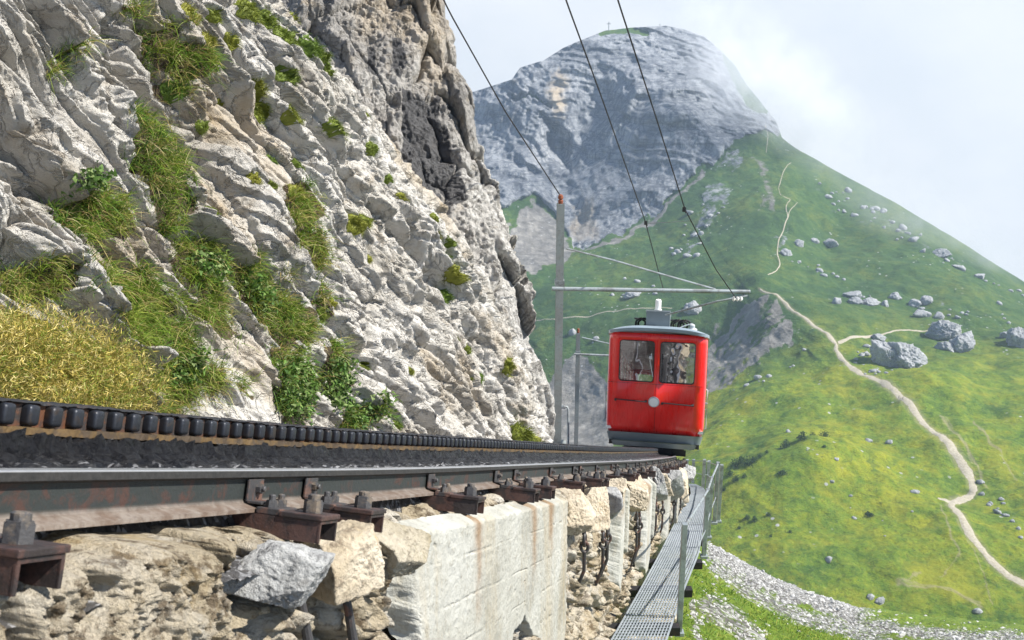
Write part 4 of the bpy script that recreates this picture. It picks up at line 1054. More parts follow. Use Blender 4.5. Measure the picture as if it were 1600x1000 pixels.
# ---- sleepers with their fastenings
def hexnut(mb, x, y, z0, r, h, stud_r, stud_h, axis='z', rotz=0.2):
    pts = [(r*math.cos(math.pi/3*k+rotz), r*math.sin(math.pi/3*k+rotz)) for k in range(6)]
    M = Matrix.Translation((x, y, z0))
    if axis == 'x': M = M @ Matrix.Rotation(R(90), 4, 'Y')
    mb.prism(pts, 0, h*0.88, M); mb.prism([(a*0.9, b*0.9) for a, b in pts], h*0.88-0.0005, h, M)
    mb.lathe([(stud_r, h-.001), (stud_r, h+stud_h*0.8), (stud_r*0.72, h+stud_h)], 12, M)
def make_sleeper():
    root = thing('sleeper', 'x', 'sleeper')
    b = MB(); b.box((-.42, 0, -.1305), (1.34, .116, .008)); b.box((-.42, .054, -.1595), (1.34, .008, .050)); b.box((-.42, -.054, -.1595), (1.34, .008, .050))
    for s in (1, -1): b.box((.2475, s*.0545, -.1595), (.004, .010, .049)); 
    b.build('channel', M_IRON_RED, root)
    b = MB(); b.box((.192, 0, -.1185), (.125, .128, .014), bev=.003); b.build('cover_plate', M_IRON_RED, root)
    b = MB(); b.box((.092, 0, -.117), (.070, .110, .018), bev=.003); b.build('tie_plate', M_IRON, root)
    b = MB(); b.box((.0185, 0, -.069), (.006, .088, .060), bev=.0015); b.box((.043, 0, -.0995), (.044, .088, .007), bev=.0015); b.build('rail_clip', M_IRON, root)
    b = MB(); hexnut(b, .198, 0, -.1112, .027, .036, .017, .015); b.build('nut', M_NUT, root)
    for y in (-.028, .028):
        b = MB(); hexnut(b, .088, y, -.1078, .0165, .020, .0095, .015, rotz=.5); b.build('nut', M_NUT, root)
    b = MB(); hexnut(b, .0215, .01, -.064, .015, .014, .008, .010, 'x'); b.build('nut', M_NUT, root)
    return root
SL = [1.735, 2.86, 3.22, 4.42, 5.55, 6.0, 7.05, 7.95, 8.25, 9.1, 10.1, 10.45, 11.3, 12.2, 12.6, 13.4, 14.3, 15.2, 15.6, 16.4, 17.3, 18.2, 19.2, 20.2, 21.2, 22.4]
SLAB = {0: 'rusty channel sleeper cut off by the left edge of the photo, with a large nut', 1: 'rusty channel sleeper end resting above the angular grey block', 2: 'rusty channel sleeper end beside it, above the olive brown block',
        3: 'single sleeper end above the left half of the broad concrete panel', 4: 'left sleeper of the pair above the right end of the broad concrete panel', 5: 'right sleeper of the pair above the right end of the broad concrete panel', 6: 'sleeper end above the first tan block right of the broad concrete panel'}
sl0 = make_sleeper()
for k, z_ in enumerate(SL):
    if k == 0: s_ = sl0
    else:
        s_ = sl0.copy(); col.objects.link(s_)
        for ch in sl0.children:
            c_2 = ch.copy(); col.objects.link(c_2); c_2.parent = s_
    s_.matrix_world = fmat(z_, 0, .0125); s_['group'] = 'iron sleepers along the wall top'
    s_['label'] = SLAB.get(k, 'small far sleeper end in the dark bolted row towards the red railcar')

# ---- hanging tie rods with eyes
def make_tie(z_, l1, l2, x0=0.215):
    o, r, t, u = frame(z_); root = thing('tie_rod', 'x', 'tie rod', tuple(o + r*x0 + u*(-.19)))
    top = o + r*x0 + u*(-.185); dn = np.array([0, 0, -1.0])
    b = MB(); path = [top, top+dn*l1*0.6+r*.03, top+dn*l1+r*.045]; b.tube([tuple(p) for p in path], [.013, .013, .016], 10)
    b.build('upper_rod', M_IRON, root, True)
    c = top+dn*(l1+.045)+r*.05; ring = [tuple(c + t*(.034*math.cos(a)) + dn*(-.045*math.sin(a))) for a in np.linspace(0, 2*math.pi, 18, endpoint=False)]
    b = MB(); b.tube(ring, .012, 8, closed=True); b.build('eye', M_IRON, root, True)
    c2 = c+dn*.055; ring = [tuple(c2 + (r*.8+t*.6)*(.028*math.cos(a)) + dn*(-.038*math.sin(a))) for a in np.linspace(0, 2*math.pi, 18, endpoint=False)]
    b = MB(); b.tube(ring, .012, 8, closed=True)
    e = c2+dn*(.035+l2)-r*.05; b.tube([tuple(c2+dn*.036), tuple(c2+dn*(.036+l2*.5)), tuple(e), tuple(e-r*.05)], [.014, .013, .012, .012], 10)
    b.build('lower_rod', M_IRON, root, True)
    return root
for k, (z_, l1, l2) in enumerate(((2.80, .36, .3), (3.10, .38, .3), (7.08, .30, .30), (7.98, .36, .34), (8.22, .33, .32), (10.35, .42, .4), (10.6, .40, .38), (12.4, .35, .4), (13.3, .4, .4), (15.3, .4, .4), (17.4, .4, .4))):
    o_ = make_tie(z_, l1, l2, .17 if k < 2 else .215)
    o_['group'] = 'iron tie rods hanging on the wall'
    o_['label'] = ('dark iron tie rod with an eye below the angular grey block', 'dark iron tie rod hanging below the grey and brown rounded block', 'long single tie rod with an eye between the first two tan blocks')[k] if k < 3 else 'dark iron tie rod hanging on the far stretch of the wall'
# ================================================================== red railcar
def paint(name, c, rough=0.28, coat=0.5, var=0.06):
    m = Mat(name); p = m.pos(True)
    n = m.noise(p, 3, 4); d = m.noise(m.mapped(p, (4, 4, .5)), 3, 5, .65)
    cc = m.mix(m.rng(n, .35, .65), tuple(x*(1-var*2) for x in c), tuple(min(1, x*(1+var)) for x in c))
    cc = m.mix(m.math('MULTIPLY', m.rng(d, .6, .8), .08), cc, (.12, .10, .09))
    return m.done(cc, m.rng(d, .3, .7, rough-.06, rough+.1), 0, m.bump(m.noise(p, 1.6, 2), .004, .35), .5, coat)
M_RED = paint('red_paint', (0.76, 0.016, 0.012))
M_GREYP = paint('slate_grey_paint', (0.20, 0.235, 0.255), .42, .15)
M_ROOF = paint('roof_grey_paint', (0.24, 0.30, 0.35), .4, .2)
M_DARKP = paint('underframe_paint', (0.03, 0.031, 0.033), .6, 0)
M_WHITE = Mat('white_lamp').done((0.86, 0.87, 0.86), 0.55, 0, None, .3, 0)
M_LIGHTG = paint('light_grey_paint', (0.50, 0.53, 0.54), .4, .1)
M_RUBBER = Mat('black_rubber').done((0.018, 0.018, 0.02), 0.55)
M_WOOD = paint('seat_wood', (0.16, 0.095, 0.05), .5, 0)
M_INT = paint('cabin_lining', (0.85, 0.85, 0.84), .6, 0)
def m_glass():
    m = Mat('window_glass'); t = m.t
    tr = m.n('ShaderNodeBsdfTransparent'); tr.inputs[0].default_value = (.80, .84, .84, 1)
    gl = m.n('ShaderNodeBsdfGlossy'); gl.inputs['Roughness'].default_value = 0.015
    nb = m.bump(m.noise(m.pos(True), 2.2, 2), .05, .25); m.ln(nb, gl.inputs['Normal'])
    fr = m.n('ShaderNodeFresnel'); fr.inputs['IOR'].default_value = 1.5; m.ln(nb, fr.inputs['Normal'])
    f = m.rng(fr.outputs[0], 0.0, 1.0, .46, 1.0)
    mx = m.n('ShaderNodeMixShader'); m.ln(f, mx.inputs[0]); m.ln(tr.outputs[0], mx.inputs[1]); m.ln(gl.outputs[0], mx.inputs[2])
    m.ln(mx.outputs[0], t.nodes['Material Output'].inputs[0]); t.nodes.remove(m.b); return m.m
M_GLASS = m_glass()

TZ = 20.9
_f = C(2.885, 2.60, TZ)                 # rail level under the front of the car
car = thing('railcar', 'red cogwheel railcar with two front windows and a grey roof on the rack track', 'railcar', tuple(_f))
HEAD = math.atan2(.163, .921)
SLOPE = -0.437
LCAR = 8.6; HW = 0.995
CM = Matrix.Translation(_f) @ Matrix.Rotation(-HEAD, 4, 'Z')
def cw(x, y, z): return CM @ Vector((x, y, z + SLOPE*y))   # car coordinates, floor sheared along the slope
Z0, ZS, ZH, ZT = 0.28, 1.40, 2.28, 2.43                     # skirt, sill, window head, cornice
def outline(inset=0.0, n=6):
    rr = 0.30; pts = []                                     # corner to corner along the front, then the sides
    hw = HW-inset; fy = inset
    return hw, fy, rr
def ring_pts(sc=0.0):
    """perimeter stations (x, y, tag): front from left to right, right side, back, left side"""
    P_ = []; hw = HW-sc; rx, ry = .17, .34
    def corner(cx, cy, a0, a1):
        return [(cx+(rx)*math.cos(a), cy+(ry)*math.sin(a)) for a in np.linspace(a0, a1, 7)]
    P_ += [(x, y, 'c') for x, y in corner(-hw+rx, sc+ry, math.pi, 1.5*math.pi)]
    for x in (-.80, -.055): P_.append((x, sc, 'w'))         # window spans begin here
    return P_
# front and side panels as a grid of quads with the window openings left out, thickened afterwards
def build_body():
    hw = HW; rx, ry = .19, .30
    st = []
    for a in np.linspace(math.pi, 1.5*math.pi, 7): st.append((-hw+rx+rx*math.cos(a), ry+ry*math.sin(a), 0))
    for x, w in ((-.755, 1), (-.05, 0), (.05, 1), (.755, 0)): st.append((x, 0.0, w))
    for a in np.linspace(1.5*math.pi, 2*math.pi, 7): st.append((hw-rx+rx*math.cos(a), ry+ry*math.sin(a), 0))
    side = [(.62, 1), (1.55, 0), (1.75, 1), (2.7, 0), (3.0, 1), (3.95, 0), (4.25, 1), (5.2, 0), (5.5, 1), (6.45, 0), (6.7, 1), (7.6, 0)]
    for y, w in side: st.append((hw, y, w))
    for a in np.linspace(0, .5*math.pi, 5): st.append((hw-rx+rx*math.cos(a), LCAR-ry+ry*math.sin(a), 0))
    for x, w in ((.775, 1), (.055, 0), (-.055, 1), (-.775, 0)): st.append((x, LCAR, w))
    for a in np.linspace(.5*math.pi, math.pi, 5): st.append((-hw+rx+rx*math.cos(a), LCAR-ry+ry*math.sin(a), 0))
    for k in range(len(side)-1, -1, -1):
        st.append((-hw, side[k][0], 1 if side[k][1] == 0 else 0))
    # fix: on the left side windows lie between the reversed pairs
    levels = [(Z0, .045), (.50, .0), (ZS, .0), (ZH, .012), (ZT, .02)]
    bm = bmesh.new(); n = len(st); rows = []
    for z, ins in levels:
        row = []
        for x, y, w in st:
            s = 1-ins/HW; row.append(bm.verts.new(cw(x*s, y+(ins*1.5 if y < 1 else (-ins if y > LCAR-1 else 0)), z)))
        rows.append(row)
    for k in range(len(levels)-1):
        for j in range(n):
            if k == 2 and st[j][2] == 1: continue
            bm.faces.new((rows[k][j], rows[k][(j+1) % n], rows[k+1][(j+1) % n], rows[k+1][j]))
    bmesh.ops.recalc_face_normals(bm, faces=bm.faces[:])
    me = bpy.data.meshes.new('body'); bmesh.ops.translate(bm, vec=-Vector(car.location), verts=bm.verts); bm.to_mesh(me); bm.free()
    for p_ in me.polygons: p_.use_smooth = True
    me.set_sharp_from_angle(angle=R(30)); me.materials.append(M_RED)
    o = bpy.data.objects.new('body', me); col.objects.link(o); o.parent = car
    so = o.modifiers.new('thick', 'SOLIDIFY'); so.thickness = .05; so.offset = -1
    return o, st
body, st = build_body()
def rrect(x0, x1, z0, z1, rad, n=5):
    pts = []
    for cx, cz, a0 in ((x1-rad, z1-rad, 0), (x0+rad, z1-rad, .5), (x0+rad, z0+rad, 1.0), (x1-rad, z0+rad, 1.5)):
        for a in np.linspace(a0*math.pi, (a0+.5)*math.pi, n): pts.append((cx+rad*math.cos(a), cz+rad*math.sin(a)))
    return pts
def window(x0, x1, z0, z1, place, name, rad=.06):
    """rubber-edged pane; place(u, w, out) maps panel coordinates to the world"""
    o_ = rrect(x0-.006, x1+.006, z0-.006, z1+.006, .012); i_ = rrect(x0+.028, x1-.028, z0+.028, z1-.028, rad)
    mid = rrect(x0+.012, x1-.012, z0+.012, z1-.012, rad)
    b = MB(); n = len(o_)
    V = [place(a, c, .004) for a, c in o_] + [place(a, c, .004) for a, c in mid] + [place(a, c, -.03) for a, c in mid] + [place(a, c, -.03) for a, c in o_]
    F = []
    for k in range(n):
        k2 = (k+1) % n
        F += [(k, k2, n+k2, n+k), (n+k, n+k2, 2*n+k2, 2*n+k), (3*n+k, 3*n+k2, k2, k)]
    b.add(V, F); fr = b.build('window_frame', M_RED, car)
    b = MB(); tubes = [place(a, c, .003) for a, c in mid]; b.tube(tubes, .010, 6, closed=True); b.build('rubber_seal', M_RUBBER, fr, True)
    b = MB(); b.add([place(a, c, -.012) for a, c in mid], [tuple(range(n))]); b.build('pane', M_GLASS, fr)
    return fr
for x0, x1 in ((-.755, -.05), (.05, .755)):
    window(x0, x1, ZS, ZH, lambda a, c, o_: cw(a, -o_ + .018*(c-ZS), c), 'windscreen')
for y0, y1 in ((.62, 1.55), (1.75, 2.7), (3.0, 3.95), (4.25, 5.2), (5.5, 6.45), (6.7, 7.6)):
    for s in (1, -1):
        window(y0, y1, ZS, ZH, lambda a, c, o_, s=s: cw(s*(HW + o_ - .012*(c-ZS)/.88), a, c), 'side')
# grey skirt, buffer beam, underframe
def slab_loop(name, z0, z1, hw, y0, y1, mat, rx=.2, ry=.3, top_in=0.0, bot_in=0.0):
    pts = []
    for cx, cy, a0 in ((-hw+rx, y0+ry, 1.0), (hw-rx, y0+ry, 1.5), (hw-rx, y1-ry, 0.0), (-hw+rx, y1-ry, .5)):
        for a in np.linspace(a0*math.pi, (a0+.5)*math.pi, 7): pts.append((cx+rx*math.cos(a), cy+ry*math.sin(a)))
    n = len(pts); b = MB(); V = []
    for z, i_ in ((z0, bot_in), (z1, top_in)):
        s = 1-i_/hw; V += [cw(x*s, y+(i_*2 if y < 2 else 0), z) for x, y in pts]
    F = [tuple(range(n-1, -1, -1)), tuple(range(n, 2*n))] + [(k, (k+1) % n, n+(k+1) % n, n+k) for k in range(n)]
    b.add(V, F); return b.build(name, mat, car, True, 30)
slab_loop('skirt', .115, .30, HW-.012, .012, LCAR-.02, M_GREYP, bot_in=.045)
b = MB(); V = []
for x, y, z in [(-.82,.02,.0),(.82,.02,.0),(.82,.4,.0),(-.82,.4,.0),(-.86,-.03,.105),(.86,-.03,.105),(.86,.4,.105),(-.86,.4,.105)]: V.append(cw(x, y, z))
b.add(V, [(3,2,1,0),(4,5,6,7),(0,1,5,4),(1,2,6,5),(2,3,7,6),(3,0,4,7)]); b.build('buffer_beam', M_GREYP, car)
for x in (-.88, .88):
    b = MB()
    V = [cw(x+dx, y, z) for z in (.02, .12) for dx, y in ((-.035, .06), (.035, .06), (.035, .5), (-.035, .5))]
    b.add(V, [(3,2,1,0),(4,5,6,7),(0,1,5,4),(1,2,6,5),(2,3,7,6),(3,0,4,7)]); b.build('beam_end', M_DARKP, car)
b = MB()
def cbox(b, x0, x1, y0, y1, z0, z1):
    V = [cw(x, y, z) for z in (z0, z1) for x, y in ((x0, y0), (x1, y0), (x1, y1), (x0, y1))]
    b.add(V, [(3,2,1,0),(4,5,6,7),(0,1,5,4),(1,2,6,5),(2,3,7,6),(3,0,4,7)])
for q in ((-.62, .62, .3, 1.6, -.10, .0), (-.30, .36, .15, .6, -.15, -.02), (-.66, -.40, .5, 1.2, -.16, -.02), (.40, .66, .5, 1.2, -.16, -.02), (-.12, .18, .05, .3, -.09, .01), (-.6, .6, 2, 6.8, -.12, .0)): cbox(b, *q)
b.build('underframe', M_DARKP, car)
for y in (1.1, 2.4, 6.2, 7.4):
    for x in (-.4, .4):
        b = MB(); c = cw(x, y, .12-.22); ax = (cw(x+.04, y, -.1)-cw(x-.04, y, -.1)); 
        Mw = Matrix.Translation(c) @ ax.to_track_quat('Z', 'Y').to_matrix().to_4x4()
        b.lathe([(.19, -.05), (.19, -.03), (.165, -.028), (.165, .04), (.05, .045)], 28, Mw); b.build('wheel', M_IRON, car, True)
# roof
def roof():
    nx, ny = 25, 30; hw = HW+.012; ys_ = np.r_[np.linspace(-.05, .5, 12), np.linspace(.7, LCAR-.5, 10), np.linspace(LCAR-.4, LCAR+.04, 8)]
    V = []
    for y in ys_:
        k = min(1, max(0, (y+.05)/.45)); k2 = min(1, max(0, (LCAR+.04-y)/.45)); e = math.sqrt(max(0, 1-(1-min(k, k2))**2))
        w = hw*(.82+.18*e)
        for i in range(nx):
            a = -1+2*i/(nx-1); prof_ = (1-abs(a)**3.2)
            V.append(cw(a*w, y, ZT-.005+.055+ (0.10+.05*e)*prof_*(.55+.45*e)))
    # lower rim
    rim = [(0, i) for i in range(nx)] + [(j, nx-1) for j in range(1, ny)] + [(ny-1, i) for i in range(nx-2, -1, -1)] + [(j, 0) for j in range(ny-2, 0, -1)]
    F = []
    for j in range(ny-1):
        for i in range(nx-1): a = j*nx+i; F.append((a, a+1, a+nx+1, a+nx))
    base = len(V); m_ = len(rim)
    ctr = cw(0, LCAR/2, 0)
    for (j, i) in rim:
        p = V[j*nx+i]; V.append(p + Vector((0, 0, -.062)))
    for k in range(m_):
        a = rim[k][0]*nx+rim[k][1]; c = rim[(k+1) % m_][0]*nx+rim[(k+1) % m_][1]
        F.append((a, base+k, base+(k+1) % m_, c))
    F.append(tuple(base+k for k in range(m_)))
    b = MB(); b.add(V, F); return b.build('roof', M_ROOF, car, True, 40)
roof()
# panel joints, lamp, grab rails
b = MB(); cbox(b, -.96, .96, -.0035, .02, ZS-.034, ZS-.028); cbox(b, -.003, .003, -.0035, .02, .34, ZS-.034); b.build('panel_joint', M_RUBBER, car)
lm = cw(-.03, -.01, .99); Mf = Matrix.Translation(lm) @ Matrix.Rotation(-HEAD, 4, 'Z') @ Matrix.Rotation(R(90), 4, 'X')
b = MB(); b.lathe([(.112, -.02), (.112, .012), (.098, .03), (.090, .022)], 32, Mf); hl = b.build('headlight', M_LIGHTG, car, True)
b = MB(); b.lathe([(.092, .0), (.092, .022), (.07, .028), (.03, .031), (.002, .0315)], 32, Mf); b.build('lens', M_WHITE, hl, True)
for x0, x1 in ((-.80, -.19), (.14, .74)):
    b = MB(); z1 = 1.0 if x0 < 0 else .975
    b.tube([cw(x0, .0, z1), cw(x0, -.05, z1), cw(x0+.03, -.058, z1), cw(x1-.03, -.058, z1-.02), cw(x1, -.05, z1-.02), cw(x1, .0, z1-.02)], .013, 8)
    for x in (x0, x1): b.lathe([(.026, 0), (.026, .03), (.015, .04)], 12, Matrix.Translation(cw(x, .005, z1)) @ Matrix.Rotation(-HEAD, 4, 'Z') @ Matrix.Rotation(R(90), 4, 'X'))
    b.build('grab_rail', M_RUBBER, car, True)
b = MB(); b.tube([cw(-HW-.005, .75, 1.30), cw(-HW-.06, .75, 1.28), cw(-HW-.06, .75, .55), cw(-HW-.005, .75, .53)], .012, 8); b.build('door_handle', M_LIGHTG, car, True)
b = MB(); b.tube([cw(HW+.005, .5, 1.36), cw(HW+.04, .5, 1.34), cw(HW+.04, .5, .5), cw(HW+.005, .5, .48)], .012, 8); b.build('door_handle', M_LIGHTG, car, True)
# wiper
b = MB(); b.tube([cw(-.11, -.02, 2.02), cw(-.14, -.035, 1.86), cw(-.07, -.03, 1.52)], .010, 6); b.lathe([(.035, 0), (.035, .03), (.01, .045)], 14, Matrix.Translation(cw(-.13, -.01, 1.93)) @ Matrix.Rotation(-HEAD, 4, 'Z') @ Matrix.Rotation(R(90), 4, 'X')); b.build('wiper', M_LIGHTG, car, True)
# roof equipment
def up(x, y, z): return cw(x, y, ZT+z)
b = MB(); cbox(b, -.26, .21, .30, .95, ZT+.15, ZT+.50); eq = b.build('roof_box', M_GREYP, car)
b = MB(); cbox(b, -.27, .22, .285, .965, ZT+.50, ZT+.53); b.build('lid', M_LIGHTG, eq)
b = MB(); cbox(b, -.20, .15, .272, .30, ZT+.15, ZT+.19); b.build('bracket', M_LIGHTG, eq)
b = MB(); bc = up(-.035, .42, .54); b.lathe([(.075, -.02), (.075, .015), (.058, .03), (.058, .20), (.05, .225), (.02, .235)], 20, Matrix.Translation(bc)); b.build('beacon', M_WHITE, car, True)
for x in (-.36, .36, .50):
    b = MB(); cc = up(x, .85, .30)
    ring = [cc + Vector((.13*math.cos(a), .02*math.sin(3*a), .13*math.sin(a))) for a in np.linspace(0, 2*math.pi, 22, endpoint=False)]
    b.tube(ring, .022, 8, closed=True); ring = [cc + Vector((.075*math.cos(a), .05, .075*math.sin(a))) for a in np.linspace(0, 2*math.pi, 18, endpoint=False)]
    b.tube(ring, .02, 8, closed=True); b.build('cable_coil', M_BLACK, car, True)
b = MB(); b.tube([up(.22, .6, .18), up(.4, .6, .22), up(.52, .6, .28), up(.66, .62, .33)], .012, 6); b.tube([up(.30, .7, .16), up(.62, .72, .2), up(.8, .7, .16)], .010, 6)
b.lathe([(.10, 0), (.10, .06), (.05, .09), (.05, .15), (.02, .17)], 14, Matrix.Translation(up(.66, .6, .15))); cbox(b, .52, .80, .5, .8, ZT+.14, ZT+.17); b.build('roof_fitting', M_LIGHTG, car, True)
# pantograph lying on the roof further back
b = MB()
for s in (-.35, .35): b.tube([up(s, 2.2, .2), up(s*.8, 3.6, .42), up(s*.9, 2.4, .62)], .018, 6)
b.tube([up(-.6, 2.4, .63), up(.6, 2.4, .63)], .02, 6); b.build('pantograph', M_BLACK, car, True)
# inside
b = MB(); cbox(b, -.98, .98, .08, LCAR-.1, .36, .42); b.build('floor', M_INT, car)
b = MB(); cbox(b, -.85, .85, .12, .45, .42, 1.34); cbox(b, -.10, .35, .16, .5, 1.34, 1.44); cbox(b, .42, .70, .2, .45, 1.34, 1.40); b.build('driver_desk', M_WOOD, car)
b = MB(); b.tube([cw(.10, .34, 1.42), cw(.10, .34, 2.05)], .018, 8); b.tube([cw(.22, .36, 1.42), cw(.22, .36, 1.85)], .022, 8); b.tube([cw(.30, .38, 1.42), cw(.31, .38, 2.0)], .016, 8); b.build('control_lever', M_RUBBER, car, True)
for y in (1.3, 2.9, 4.5, 6.1):
    b = MB(); cbox(b, -.95, .95, y, y+.08, .42, 1.30); cbox(b, -.95, .95, y-.45, y, .42, .86); b.build('bench', M_WOOD, car)
b = MB(); cbox(b, .02, .96, 1.62, 1.66, .42, ZT-.03); b.build('fill_panel', M_INT, car)  # pale panel added behind the right windscreen, standing in for its bright reflection
b = MB(); cbox(b, -.97, .97, .1, LCAR-.1, ZT-.02, ZT+.03); b.build('ceiling', M_INT, car)
# ================================================================== masts, wires
M_GALV = metal('galvanised_steel', (0.36, 0.40, 0.41), (0.24, 0.25, 0.25), .4, .5, .001, .55, 5)
M_GALVD = metal('weathered_mast', (0.27, 0.30, 0.295), (0.27, 0.28, 0.27), .5, .6, .001, .2, 4)
M_WIRE = Mat('copper_black_wire').done((0.018, 0.018, 0.02), .6)
M_RUST = Mat('rusty_cap').done((0.22, 0.07, 0.035), .9)
M_CERA = Mat('white_insulator').done((0.75, 0.74, 0.70), .3)
def mast(px, py0, py1, z_, arm_px, arm_py, label, w=.13):
    topp = P(px, py0, z_); base = P(px-2.5, py1+6, z_); base[0] = topp[0]; base[1] = topp[1]
    zb = topp[2] - (py1+8-py0)/FPX*z_*1.05
    root = thing('catenary_mast', label, 'mast', (topp[0], topp[1], zb), 'steel catenary masts beside the track')
    b = MB(); L = topp[2]-zb; c = (topp[0], topp[1], zb+L/2)
    b.box((c[0], c[1]-w*.46, c[2]), (w, w*.07, L)); b.box((c[0], c[1]+w*.46, c[2]), (w, w*.07, L)); b.box(c, (w*.08, w*.84, L)); b.build('post', M_GALVD, root)
    b = MB(); b.lathe([(w*.30, 0), (w*.34, .05), (w*.2, .07), (w*.36, .09), (w*.3, .14), (w*.05, .16)], 12, Matrix.Translation(topp)); b.build('cap_insulator', M_RUST, root, True)
    b = MB(); b.box((topp[0], topp[1], zb+.05), (w*2.4, w*2.4, .1), bev=.01); b.build('base_plate', M_GALVD, root)
    a0 = P(px, arm_py+(0 if arm_px-px < 100 else -2), z_)-np.array([w*.5, 0, 0]); a1 = P(arm_px, arm_py+3, z_)
    b = MB(); b.tube([a0-np.array([.08, 0, 0]), a1], .035, 10); b.box((topp[0], topp[1], a0[2]), (w*1.25, w*1.25, .09)); arm = b.build('bracket_arm', M_GALV, root, True)
    return root, topp, a0, a1, arm
m1, tp1, a0, a1, arm1 = mast(876, 318, 705, 17.3, 1172, 453, 'tall grey steel catenary mast with a long bracket arm over the railcar')
zc = 17.3
b = MB(); b.tube([P(884, 388, zc), P(960, 407, zc), P(1040, 430, zc), P(1118, 452, zc)], .016, 6); b.build('stay_rod', M_GALV, m1, True)
b = MB(); b.tube([P(1168, 462, zc), P(1120, 471, zc), P(1040, 492, zc+2.5)], .02, 6); b.build('pull_off', M_GALV, m1, True)
b = MB(); b.tube([P(1166, 455, zc), P(1158, 468, zc), P(1162, 456, zc)], .012, 6); b.build('hanger', M_GALV, m1, True)
ins_ = P(1152, 467, zc)
b = MB(); b.lathe([(.02, -.09), (.045, -.06), (.02, -.03), (.045, 0), (.02, .03), (.045, .06), (.02, .09)], 14, Matrix.Translation(ins_) @ Matrix.Rotation(R(90), 4, 'Y')); b.build('insulator', M_CERA, m1, True)
m2, tp2, b0_, b1_, arm2 = mast(903.5, 520, 705, 34.5, 1010, 555, 'shorter far catenary mast between the tall mast and the red railcar')
b = MB(); b.tube([P(909, 527, 34.5), P(948, 536, 34.5), P(1000, 548, 34.5)], .02, 6); b.build('stay_rod', M_GALV, m2, True)
lamp = thing('signal_post', 'very thin grey bent-top post between the two catenary masts', 'post', tuple(P(888, 676, 30.)))
b = MB(); b.tube([P(888, 700, 30.), P(888, 640, 30.), P(886, 636, 30.), P(880, 634, 30.)], .03, 8); b.build('pole', M_GALV, lamp, True)
b = MB(); b.box(tuple(P(879, 636, 30.)), (.16, .16, .05), bev=.01); b.build('lamp_head', M_GALV, lamp)

def wire(pts, r, label, zs=None, n=40, sag=0.0):
    q = [P(x, y, z_) for x, y, z_ in pts]; q = np.array(q)
    d = np.r_[0, np.cumsum(np.linalg.norm(np.diff(q, axis=0), axis=1))]; s = np.linspace(0, d[-1], n)
    pp = np.stack([np.interp(s, d, q[:, k]) for k in range(3)], 1); t = s/d[-1]; pp[:, 2] -= sag*4*t*(1-t)
    o_ = MB().tube([tuple(p) for p in pp], r, 6).build('overhead_wire', M_WIRE, None, True)
    return tag(o_, label, 'wire')
wire([(640, -110, 10.5), (704, 22, 12), (790, 175, 14.3), (875, 305, 17.3)], .010, 'thin black wire running from the top of the cliff down to the mast top')
wire([(850, -100, 8.2), (885, 2, 9.4), (940, 152, 11.6), (1008, 345, 16.6), (1038, 458, 21)], .0085, 'middle black overhead wire crossing the summit and ending above the railcar')
wire([(930, -120, 8.3), (966, 2, 9.3), (1024, 180, 11.6), (1070, 326, 14.2), (1118, 420, 16.2), (1150, 466, 17.3)], .0085, 'rightmost black overhead wire running down to the arm insulator')
for x, y, z_, lab in ((1009, 348, 16.6, 'small black clamp on the middle overhead wire'), (1069, 327, 14.2, 'small black clamp on the rightmost overhead wire')):
    b = MB(); c = P(x, y, z_); b.box(tuple(c), (.05, .04, .07), bev=.01); b.tube([c, c+np.array([.03, 0, -.05])], .012, 6)
    tag(b.build('wire_clamp', M_WIRE, None), lab, 'clamp')
wire([(1009, 349, 16.6), (1050, 347, 20), (1078, 345, 26)], .006, 'faint cross wire between the two overhead wires')

# ================================================================== grated walkway with its railing
def m_grate():
    m = Mat('grating_steel'); p = m.pos()
    n = m.noise(p, 9, 5); c = m.ramp(n, [(.3, (.27, .305, .34)), (.7, (.42, .455, .49))])
    return m.done(c, .5, .25, None, .5)
M_GRATE = m_grate()
WL = np.array([(905,1100,8.2),(955,1000,9.0),(1001,920,10.5),(1033,860,12.4),(1054,818,16),(1069,790,20),(1080,769,26),(1079,760,31),(1076,755,37)], float)
WR = np.array([(985,1160,7.6),(1040,1000,9.0),(1068,920,10.5),(1092,862,12.4),(1099,818,16),(1104,792,20),(1106,774,26),(1098,763,31),(1086,757,37)], float)
LP = P(WL[:, 0], WL[:, 1], WL[:, 2]); RP = P(WR[:, 0], WR[:, 1], WR[:, 2])
walk = thing('walkway', 'narrow galvanised grating walkway hugging the foot of the wall', 'walkway', tuple((LP[1]+RP[1])/2))
def lerp_edge(E, s):
    i = np.arange(len(E)); return np.stack([np.interp(s, i, E[:, k]) for k in range(3)], -1)
ss = np.linspace(0, 8, 240)
def smooth3(E):
    q = lerp_edge(E, ss)
    for _ in range(14): q[1:-1] = (q[:-2]+2*q[1:-1]+q[2:])/4
    return q
LS, RS = smooth3(LP), smooth3(RP)
RS[:, 2] = LS[:, 2]*0.5 + RS[:, 2]*0.5; LS[:, 2] = RS[:, 2]     # level across
wid = np.linalg.norm(RS-LS, axis=1)
cuts = [0, 62, 92, 118, 140, 160, 178, 196, 214, 239]
